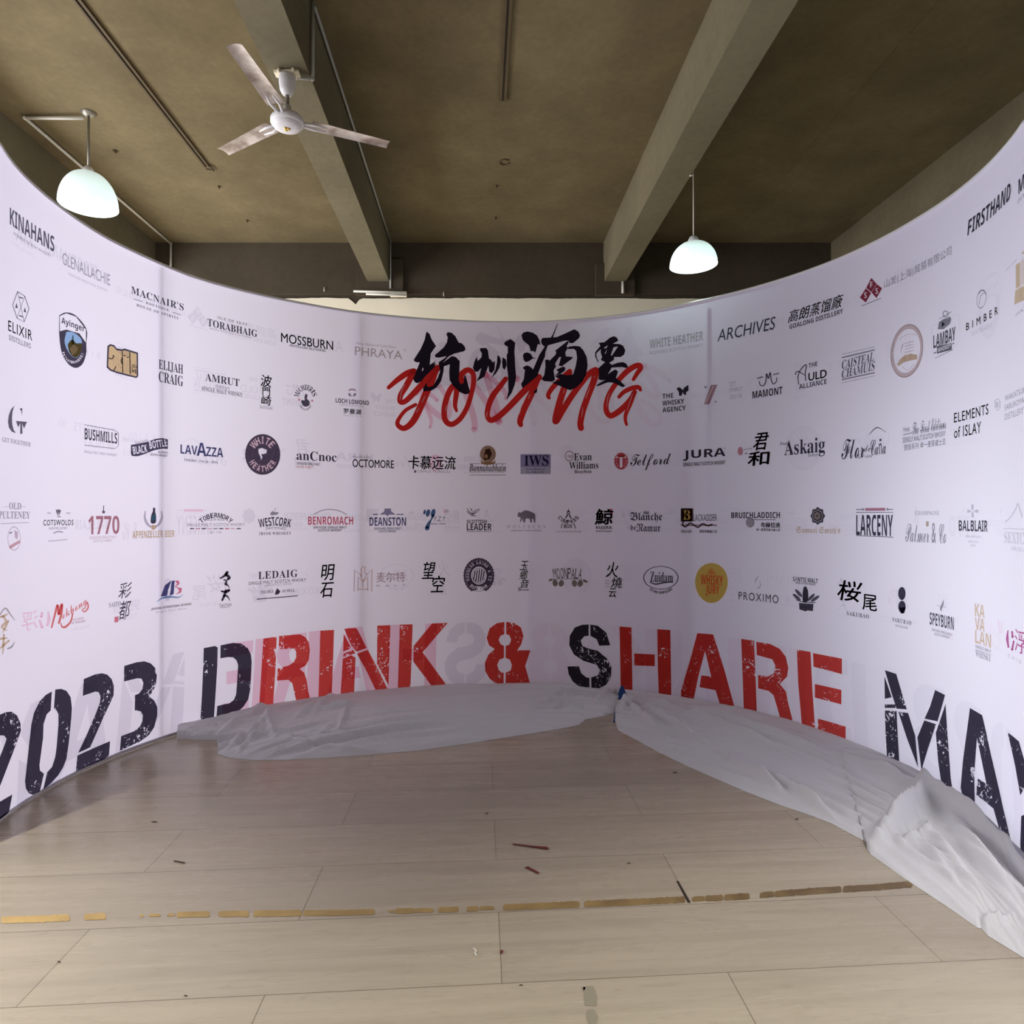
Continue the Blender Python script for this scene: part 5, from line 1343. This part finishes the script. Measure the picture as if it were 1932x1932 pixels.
# blue cloth caught between the two
bm = bmesh.new()
rows = [((1166, 1322), (1181, 1321)), ((1167, 1330), (1178, 1331)), ((1161, 1340), (1178, 1340)), ((1159, 1350), (1170, 1350)), ((1158, 1358), (1163, 1358)), ((1157, 1364), (1160, 1364))]
g = []
for i, (a, b) in enumerate(rows):
    pa, pb = fl(*a), fl(*b)
    r = []
    for j in range(7):
        t = j / 6
        p = pa * (1 - t) + pb * t
        r.append(bm.verts.new((p[0], p[1], 0.004 + 0.07 * math.sin(PI * t) * (1 - i / 5.2) + 0.05 * max(0, 1 - i / 2.0))))
    g.append(r)
for a, b in zip(g[:-1], g[1:]):
    for j in range(6):
        bm.faces.new((a[j], a[j + 1], b[j + 1], b[j]))
tag(obj('blue_cloth', bm, M_BLUE, smooth=True), 'small crumpled blue cloth caught between the two white floor cloths', 'cloth')

# ------------------------------------------------------------------ floor: residue, scraps, marks
def residue_mat():
    m, nt, b = new_mat('adhesive_residue')
    geo = nt.nodes.new('ShaderNodeNewGeometry')
    sep = nt.nodes.new('ShaderNodeSeparateXYZ'); nt.links.new(geo.outputs['Position'], sep.inputs[0])
    n = nt.nodes.new('ShaderNodeTexNoise'); n.inputs['Scale'].default_value = 9; n.inputs['Detail'].default_value = 4
    nt.links.new(geo.outputs['Position'], n.inputs['Vector'])
    a = nt.nodes.new('ShaderNodeMapRange'); a.inputs['From Min'].default_value = -1.9; a.inputs['From Max'].default_value = 1.5; a.inputs['To Min'].default_value = 0.0; a.inputs['To Max'].default_value = 0.75
    nt.links.new(sep.outputs['X'], a.inputs['Value'])
    ad = nt.nodes.new('ShaderNodeMath'); ad.operation = 'MULTIPLY_ADD'; ad.inputs[1].default_value = 0.7; nt.links.new(n.outputs['Fac'], ad.inputs[0])
    sb = nt.nodes.new('ShaderNodeMath'); sb.operation = 'SUBTRACT'; sb.inputs[1].default_value = 0.3; nt.links.new(a.outputs[0], sb.inputs[0]); nt.links.new(sb.outputs[0], ad.inputs[2])
    r = nt.nodes.new('ShaderNodeValToRGB')
    r.color_ramp.elements[0].position = 0.05; r.color_ramp.elements[0].color = lin((206, 172, 106)) + (1,)
    r.color_ramp.elements[1].position = 0.8; r.color_ramp.elements[1].color = lin((112, 90, 58)) + (1,)
    nt.links.new(ad.outputs[0], r.inputs['Fac']); nt.links.new(r.outputs['Color'], b.inputs['Base Color'])
    b.inputs['Roughness'].default_value = 0.5
    return m
M_RES = residue_mat()
def seam_y(x):
    return float(np.interp(x, [0, 66, 180, 365, 520, 640, 850, 1020, 1190, 1400, 1520, 1650, 1720], [1735.5, 1734, 1729, 1725, 1723, 1722, 1716, 1709, 1702, 1691.5, 1682, 1674, 1668]))
random.seed(11)
tape = thing('tape_residue', tuple(on_floor(860, 1716)), 'broken brown strip of old adhesive tape residue along a floor joint', 'tape residue')
for x0, x1, hh in [(-120, -20, 14), (2, 132, 14), (158, 200, 13), (263, 271, 6), (281, 303, 6), (315, 330, 6), (333, 396, 12), (412, 470, 12), (478, 570, 13), (572, 707, 12), (733, 744, 5), (745, 785, 11), (785, 818, 9), (826, 866, 11), (880, 903, 11), (905, 933, 8), (949, 1094, 13), (1102, 1293, 13), (1305, 1330, 10), (1330, 1365, 12), (1366, 1415, 13), (1433, 1461, 12), (1461, 1588, 13), (1590, 1722, 13)]:
    n = max(4, int((x1 - x0) / 3))
    up, lo = [], []
    for i in range(n + 1):
        x = x0 + (x1 - x0) * i / n
        e = min(1, (i + 1.3) / 2.0, (n - i + 1.1) / 1.8)
        u = hh / 2 * e * (0.92 + 0.20 * mnoise.noise(Vector((x * 0.16, 1, 0))) + 0.10 * random.uniform(-1, 1)); w = hh / 2 * e * (0.92 + 0.25 * mnoise.noise(Vector((x * 0.13, 9, 0))) + 0.07 * random.uniform(-1, 1))
        sl = 3 if i < n / 2 else -3
        up.append(on_floor(x + sl * 0.3, seam_y(x) - u, 0.0012)); lo.append(on_floor(x, seam_y(x) + w, 0.0012))
    bm = bmesh.new()
    a = [bm.verts.new(p) for p in up]; b = [bm.verts.new(p) for p in lo]
    for i in range(n):
        bm.faces.new((b[i], b[i + 1], a[i + 1], a[i]))
    obj('residue_patch', bm, M_RES, tape)

M_REDP = plain('dark_red_paper', (112, 42, 44), 0.7)
M_BRN = plain('dark_chip', (74, 58, 46), 0.8)
def sliver(name, pts, m, label, cat, group=None, h=0.004):
    bm = bmesh.new()
    lo = [bm.verts.new(on_floor(x, y, 0.0006)) for x, y in pts]
    hi = [bm.verts.new(on_floor(x, y, h)) for x, y in pts]
    bm.faces.new(hi); bm.faces.new(lo[::-1])
    for i in range(len(pts)):
        j = (i + 1) % len(pts)
        bm.faces.new((lo[i], lo[j], hi[j], hi[i]))
    return tag(obj(name, bm, m), label, cat, group)
GR = 'scraps lying on the floor'
sliver('paper_scrap', [(967, 1591), (968, 1593), (1034, 1602.5), (1036, 1600), (1030, 1597), (1010, 1596)], M_REDP, 'long thin dark red sliver on the floor, the larger of the two', 'scrap', GR)
sliver('paper_scrap', [(990, 1636), (996, 1634.5), (1018, 1646), (1015, 1648.5)], M_REDP, 'short dark red sliver on the floor, nearer the viewer than the long one', 'scrap', GR)
sliver('paper_scrap', [(327, 1624), (329, 1623), (349, 1626.5), (347, 1628.5)], M_BRN, 'small brown sliver on the left of the floor beside a plank joint', 'scrap', GR)
sliver('paper_scrap', [(945, 1792), (950, 1793), (948, 1799), (944, 1797)], M_REDP, 'tiny red chip lying on a plank joint in front of the tape residue', 'scrap', GR, 0.006)
bm = bmesh.new(); add_tube(bm, [on_floor(*p_, 0.003) for p_ in ((893, 1789), (898, 1793), (896, 1798), (899, 1804))], 0.0028, 6)
tag(obj('thread', bm, M_PVC, smooth=True), 'short curled white thread on the floor in front of the tape residue', 'thread')
for nm, pts, lb in (('floor_gap', [(1276, 1662), (1280, 1662), (1303, 1702), (1298, 1703)], 'short dark open joint between planks crossing the tape residue'),):
    sliver(nm, pts, plain('dark_gap', (52, 42, 34), 0.95), lb, 'floor gap', None, 0.0016)
M_MARK = plain('grey_scuff', (150, 142, 122), 0.7)
smudge = thing('scuff_mark', tuple(on_floor(1113, 1895)), 'grey peeling scuff mark on the floor at the bottom of the view', 'scuff mark')
for pts in ([(1100, 1862), (1119, 1860), (1126, 1880), (1126, 1898), (1104, 1897)], [(1108, 1906), (1120, 1903), (1129, 1920), (1124, 1934), (1112, 1932), (1106, 1918)], [(1097, 1862), (1105, 1862), (1103, 1868), (1098, 1868)]):
    bm = bmesh.new(); bm.faces.new([bm.verts.new(on_floor(x, y, 0.001)) for x, y in pts])
    obj('mark', bm, M_MARK, smudge)
for i, (x, y, w, h, lb) in enumerate([(1274, 1457, 9, 2, 'beside the right floor cloth edge'), (1503.5, 1545, 6, 3, 'near the fold of the right floor cloth'), (291, 1550, 12, 1.6, 'on the shaded floor left of centre'), (918, 1534, 7, 2, 'on the shaded floor at centre'), (350, 1878, 7, 2.4, 'on a plank joint at lower left'), (983, 1858, 7, 2.4, 'on a plank joint at lower centre'), (1186, 1628, 7, 1.6, 'right of the short red sliver'), (111, 1814, 6, 3, 'on a plank joint at far lower left'), (1069, 1382, 3, 1.6, 'in front of the middle of the left floor cloth')]):
    sliver('chip', [(x - w / 2, y), (x, y - h / 2), (x + w / 2, y), (x, y + h / 2)], M_BRN, 'tiny dark chip ' + lb, 'chip', 'dark chips on the floor', 0.003)

# ------------------------------------------------------------------ ceiling: tracks, anchors, conduits
M_TRACK = plain('brown_channel', (84, 70, 46), 0.6, var=0.15)
def track(X, y1, label):
    t = thing('ceiling_track', (X, y1, CEIL), label, 'ceiling track', 'thin metal tracks on the ceiling')
    for dx, nm in ((-0.020, 'rail'), (0.020, 'rail')):
        bm = bmesh.new(); add_box(bm, (X + dx - 0.011, -1.0, CEIL - 0.020), (X + dx + 0.011, y1, CEIL - 0.0005), 0.002)
        obj(nm, bm, M_TRACK, t)
    bm = bmesh.new(); add_box(bm, (X - 0.01, -1.0, CEIL - 0.008), (X + 0.01, y1, CEIL - 0.0005))
    obj('channel', bm, M_DARK, t)
track(-2.79, 6.77, 'thin brown double rail on the ceiling left of the fan')
track(0.195, 5.70, 'thin dark double rail on the ceiling between the two beams')
bm = bmesh.new(); add_box(bm, (3.185, -1.0, CEIL - 0.006), (3.20, 7.05, CEIL - 0.0003))
tag(obj('ceiling_strip', bm, M_CEIL), 'narrow raised strip on the dark ceiling right of the right beam', 'ceiling strip')
bm = bmesh.new()
p = on_height(395, 315, CEIL)
add_tube(bm, [(p.x - 0.05, p.y + 0.04, CEIL - 0.005), (p.x + 0.03, p.y + 0.04, CEIL - 0.02), (p.x + 0.03, p.y - 0.05, CEIL - 0.02)], 0.008, 8)
tag(obj('ceiling_hook', bm, M_TRACK, smooth=True), 'small bent metal hook on the ceiling at the end of the left rail', 'hook')
for x, y, r, lb in ((217, 284, 0.022, 'right of the left lamp rod'), (413, 351, 0.016, 'beyond the left rail'), (466, 415, 0.016, 'nearest the end beam at left'), (937, 350, 0.014, 'in the middle bay, nearer the viewer'), (935, 410, 0.014, 'in the middle bay, nearest the end beam')):
    p = on_height(x, y, CEIL)
    bm = bmesh.new(); add_lathe(bm, (p.x, p.y, CEIL), [(0, -0.03), (r * 0.6, -0.028), (r, -0.008), (r, 0.0)], 10)
    tag(obj('ceiling_anchor', bm, M_TRACK, smooth=True), 'small dark anchor stub on the ceiling ' + lb, 'anchor', 'anchor stubs on the ceiling')
p = on_height(952, 305, CEIL)
bm = bmesh.new(); add_tube(bm, [(p.x + 0.05 * math.cos(a), p.y + 0.05 * math.sin(a), CEIL - 0.006) for a in np.linspace(0.3, 5.6, 16)], 0.007, 6)
tag(obj('ceiling_ring', bm, M_TRACK, smooth=True), 'small open ring mark on the ceiling beyond the middle rail', 'ring')

def conduit(label, path, r=0.013, m=M_PVC, clips=()):
    t = thing('conduit', tuple(path[-1]), label, 'conduit', 'thin conduits')
    for a, b in zip(path[:-1], path[1:]):
        bm = bmesh.new(); add_tube(bm, [a, b], r, 10); obj('pipe', bm, m, t, smooth=True)
    for q in path[1:-1]:
        bm = bmesh.new(); bmesh.ops.create_uvsphere(bm, u_segments=10, v_segments=8, radius=r * 1.25, matrix=Matrix.Translation(q)); obj('elbow', bm, m, t, smooth=True)
    return t
M_COND = plain('grey_pvc', (176, 178, 170), 0.5)
conduit('thin grey conduit dropping down the side of the middle beam to the fan', [(-1.163, 4.60, CEIL - 0.012), (-1.163, 4.60, BEAMZ - 0.02), (-1.262, 4.585, BEAMZ - 0.02)], 0.012, M_COND)
conduit('long thin grey conduit running along the middle beam and down the end wall', [(-1.160, 4.64, CEIL - 0.015), (-1.160, END_Y - 0.09, CEIL - 0.015), (-1.160, END_Y - 0.09, 4.47)], 0.012, M_COND)
conduit('thin white conduit from the left lamp across and along the ceiling', [(-3.53, 5.90, CEIL - 0.035), (-4.07, 5.92, CEIL - 0.02), (-4.03, END_Y - 0.02, CEIL - 0.02), (-4.03, END_Y - 0.02, 4.40)], 0.015, M_PVC)
bm = bmesh.new(); p0, p1 = on_depth(1175, 531, END_Y - 0.1), on_depth(1175, 553, END_Y - 0.1)
add_tube(bm, [p0, p1], 0.017, 10)
tag(obj('conduit_stub', bm, M_PVC, smooth=True), 'short white upright pipe stub under the right beam end', 'pipe stub')
tube = thing('tube_light', tuple(on_depth(716, 552, END_Y - 0.12)), 'unlit white twin tube fitting on the end wall under the middle beam', 'tube light')
a0, a1 = on_depth(667, 549.5, END_Y - 0.12), on_depth(765, 551.5, END_Y - 0.12)
for dz, dx0, nm in ((0.0, 0, 'tube'), (-0.035, 0.16, 'tube')):
    bm = bmesh.new(); add_tube(bm, [(a0.x + dx0, a0.y, a0.z + dz), (a1.x, a1.y, a1.z + dz)], 0.014, 10); obj(nm, bm, M_PVC, tube, smooth=True)
bm = bmesh.new(); add_box(bm, (a1.x - 0.20, a1.y + 0.0, a1.z - 0.05), (a1.x + 0.012, a1.y + 0.05, a1.z + 0.016), 0.004); obj('fitting', bm, M_CREAM, tube)
for x, y in ((611.5, 547), (837, 556)):
    bm = bmesh.new(); q = on_depth(x, y, END_Y - 0.02); add_tube(bm, [(q.x, q.y, q.z - 0.02), (q.x, q.y, q.z + 0.035)], 0.006, 6)
    tag(obj('wall_nail', bm, M_PVC, smooth=True), 'short pale nail on the end wall %s the twin tube fitting' % ('left of' if x < 700 else 'right of'), 'nail', 'nails on the end wall')

# ------------------------------------------------------------------ ceiling fan
fx, fy = -1.325, 4.55
fan = thing('ceiling_fan', (fx, fy, BEAMZ), 'white three-bladed ceiling fan hanging from the concrete beam', 'ceiling fan')
HUBZ = 4.225
bm = bmesh.new(); add_box(bm, (fx - 0.085, fy - 0.03, BEAMZ - 0.028), (fx + 0.085, fy + 0.03, BEAMZ - 0.002), 0.006)
for s in (-1, 1):
    add_tube(bm, [(fx + s * 0.05, fy - 0.05, BEAMZ - 0.018), (fx + s * 0.05, fy + 0.05, BEAMZ - 0.018)], 0.010, 8)
obj('mount_bracket', bm, M_CREAM, fan)
bm = bmesh.new(); add_lathe(bm, (fx, fy, BEAMZ - 0.03), [(0.0, 0), (0.050, 0), (0.058, -0.012), (0.056, -0.05), (0.050, -0.10), (0.034, -0.128), (0.016, -0.136), (0.0, -0.136)], 32); obj('canopy', bm, M_WHITE, fan, smooth=True)
bm = bmesh.new(); add_tube(bm, [(fx, fy, BEAMZ - 0.15), (fx, fy, HUBZ + 0.05)], 0.013, 14); obj('down_rod', bm, M_STEEL, fan, smooth=True)
bm = bmesh.new(); add_lathe(bm, (fx, fy, HUBZ), [(0.0, 0.105), (0.026, 0.105), (0.028, 0.055), (0.060, 0.045), (0.098, 0.030), (0.112, 0.010), (0.112, -0.014), (0.100, -0.026), (0.0, -0.026)], 48); obj('motor_housing', bm, M_WHITE, fan, smooth=True)
bm = bmesh.new(); add_lathe(bm, (fx, fy, HUBZ - 0.026), [(0.098, 0.002), (0.094, -0.010), (0.070, -0.022), (0.040, -0.029), (0.0, -0.031)], 48); cap = obj('motor_cover', bm, M_WHITE, fan, smooth=True)
bm = bmesh.new()
for k_ in range(3):
    a = k_ * 2 * PI / 3
    add_lathe(bm, (fx + 0.012 * math.cos(a), fy - 0.01 + 0.012 * math.sin(a), HUBZ - 0.058), [(0, 0.004), (0.013, 0.004), (0.012, -0.003), (0, -0.004)], 14)
em = obj('emblem', bm, plain('gold_badge', (206, 172, 90), 0.3, 0.6), cap, smooth=True)
em['label'] = 'small gold three-lobed emblem'
def blade_mat():
    m, nt, b = new_mat('dusty_white_blade')
    tc = nt.nodes.new('ShaderNodeTexCoord')
    mp = nt.nodes.new('ShaderNodeMapping'); mp.inputs['Scale'].default_value = (7, 7, 7); nt.links.new(tc.outputs['Object'], mp.inputs['Vector'])
    n = nt.nodes.new('ShaderNodeTexNoise'); n.inputs['Scale'].default_value = 1.3; n.inputs['Detail'].default_value = 6; nt.links.new(mp.outputs[0], n.inputs['Vector'])
    r = nt.nodes.new('ShaderNodeValToRGB'); r.color_ramp.elements[0].position = 0.36; r.color_ramp.elements[1].position = 0.62
    r.color_ramp.elements[0].color = lin((140, 122, 112)) + (1,); r.color_ramp.elements[1].color = lin((206, 196, 188)) + (1,)
    nt.links.new(n.outputs['Fac'], r.inputs['Fac']); nt.links.new(r.outputs['Color'], b.inputs['Base Color'])
    b.inputs['Roughness'].default_value = 0.35
    return m
M_BLADE = blade_mat()
for ang in (25, 146, 262):
    a = math.radians(ang)
    d = Vector((math.cos(a), math.sin(a), 0)); n_ = Vector((-math.sin(a), math.cos(a), 0))
    bm = bmesh.new()
    grid = []
    for i in range(13):
        r = 0.165 + (0.72 - 0.165) * i / 12
        hw = 0.062 - 0.012 * i / 12
        row = []
        for j in range(7):
            t = j / 6 * 2 - 1
            tilt = 0.001 * t * (1 - 0.3 * i / 12)
            camber = 0.012 * (1 - t * t)
            q = Vector((fx, fy, HUBZ + 0.012)) + d * r + n_ * (hw * t) + Vector((0, 0, tilt + camber))
            row.append(q)
        grid.append(row)
    top = [[bm.verts.new(q + Vector((0, 0, 0.0018))) for q in row] for row in grid]
    bot = [[bm.verts.new(q) for q in row] for row in grid]
    for i in range(12):
        for j in range(6):
            bm.faces.new((top[i][j], top[i + 1][j], top[i + 1][j + 1], top[i][j + 1]))
            bm.faces.new((bot[i][j], bot[i][j + 1], bot[i + 1][j + 1], bot[i + 1][j]))
        for j in (0, 6):
            bm.faces.new((top[i][j], bot[i][j], bot[i + 1][j], top[i + 1][j]))
    for i in (0, 12):
        for j in range(6):
            bm.faces.new((top[i][j], top[i][j + 1], bot[i][j + 1], bot[i][j]))
    bl = obj('blade', bm, M_BLADE, fan, smooth=False)
    bm = bmesh.new()
    for s in (-1, 1):
        c0 = Vector((fx, fy, HUBZ + 0.004)) + d * 0.10 + n_ * 0.014 * s
        c1 = Vector((fx, fy, HUBZ + 0.004)) + d * 0.19 + n_ * 0.030 * s
        c2 = Vector((fx, fy, HUBZ + 0.008)) + d * 0.27 + n_ * 0.022 * s
        add_tube(bm, [c0, c1, c2], [0.011, 0.009, 0.004], 8)
    obj('blade_arm', bm, M_WHITE, bl, smooth=True)

# ------------------------------------------------------------------ pendant lamps
def shade_mat():
    m, nt, b = new_mat('white_lamp_shade')
    b.inputs['Base Color'].default_value = lin((236, 240, 238)) + (1,)
    b.inputs['Roughness'].default_value = 0.5
    b.inputs['Transmission Weight'].default_value = 0.0
    b.inputs['Subsurface Weight'].default_value = 0.0
    return m
M_SHADE = cloth_shader('translucent_lamp_shade', (0.82, 0.84, 0.84), (0.66, 0.70, 0.70), 0.12)[0]
def emit(name, col, s):
    m, nt, b = new_mat(name)
    b.inputs['Emission Color'].default_value = tuple(col) + (1,)
    b.inputs['Emission Strength'].default_value = s
    b.inputs['Base Color'].default_value = (0.9, 0.9, 0.9, 1)
    return m
M_BULB = emit('lit_bulb', (0.92, 1.0, 0.98), 8.0)
def pendant(label, top, zb, R, Hd, power, rod_r, rod_m, bracket, spot=0):
    x, y, zt = top
    t = thing('pendant_lamp', (x, y, zt), label, 'pendant lamp', 'lit dome pendant lamps')
    zs = zb + Hd
    bm = bmesh.new(); add_tube(bm, [(x, y, zt - 0.005), (x, y, zs + 0.05)], rod_r, 10); obj('rod', bm, rod_m, t, smooth=True)
    if bracket:
        bm = bmesh.new(); add_lathe(bm, (x, y, zt), [(0.0, -0.03), (0.03, -0.03), (0.06, -0.012), (0.062, 0.0)], 20); obj('ceiling_rose', bm, M_STEEL, t, smooth=True)
    bm = bmesh.new(); add_lathe(bm, (x, y, zs), [(0.0, 0.06), (0.032, 0.055), (0.045, 0.03), (0.048, -0.01), (0.0, -0.012)], 24); obj('lamp_cap', bm, M_WHITE, t, smooth=True)
    prof = []
    for i in range(15):
        a = i / 14 * PI / 2
        prof.append((0.045 + (R - 0.045) * math.sin(a) ** 0.9, -Hd * (1 - math.cos(a)) ** 0.9))
    bm = bmesh.new(); add_lathe(bm, (x, y, zs), prof, 48)
    sh = obj('lamp_shade', bm, M_SHADE, t, smooth=True)
    bm = bmesh.new(); bmesh.ops.create_uvsphere(bm, u_segments=20, v_segments=14, radius=R * 0.42, matrix=Matrix.Translation((x, y, zb + Hd * 0.42)))
    obj('bulb', bm, M_BULB, t, smooth=True)
    l = bpy.data.lights.new('lamp_light', 'SPOT' if spot else 'POINT')
    l.energy = power; l.color = (1.0, 0.98, 0.93) if spot else (0.70, 1.0, 0.92); l.shadow_soft_size = R * 0.3
    if spot:
        l.spot_size = math.radians(spot); l.spot_blend = 0.55
    lo = bpy.data.objects.new('lamp_light', l); COL.objects.link(lo)
    lo.parent = t; lo.location = (0, 0, zb - 0.03 - zt)
    return t
pendant('large lit dome pendant lamp above the left side of the backdrop', (-3.476, 5.88, CEIL), 4.275, 0.238, 0.285, 14, 0.011, M_STEEL, True)
pendant('smaller lit dome pendant lamp hanging beside the right beam', (1.905, 5.92, BEAMZ + 0.02), 3.76, 0.205, 0.20, 22, 0.005, M_PVC, False)
pendant('lit dome pendant lamp of the same row behind the viewer on the left', (-3.476, 0.3, CEIL), 4.235, 0.275, 0.32, 800, 0.011, M_STEEL, True, 92)  # added out of view; its spot brightens the near floor
pendant('lit dome pendant lamp of the same row behind the viewer on the right', (1.905, 0.3, BEAMZ + 0.02), 3.76, 0.205, 0.20, 440, 0.005, M_PVC, False, 92)  # second added lamp out of view, lighting the floor at right
bm = bmesh.new(); add_tube(bm, [(1.87, 5.92, BEAMZ - 0.01), (1.905, 5.92, BEAMZ - 0.005), (1.905, 5.92, BEAMZ + 0.06)], 0.006, 8)
tag(obj('cord_hook', bm, M_PVC, smooth=True), 'small hook holding the right lamp cord at the beam edge', 'hook')
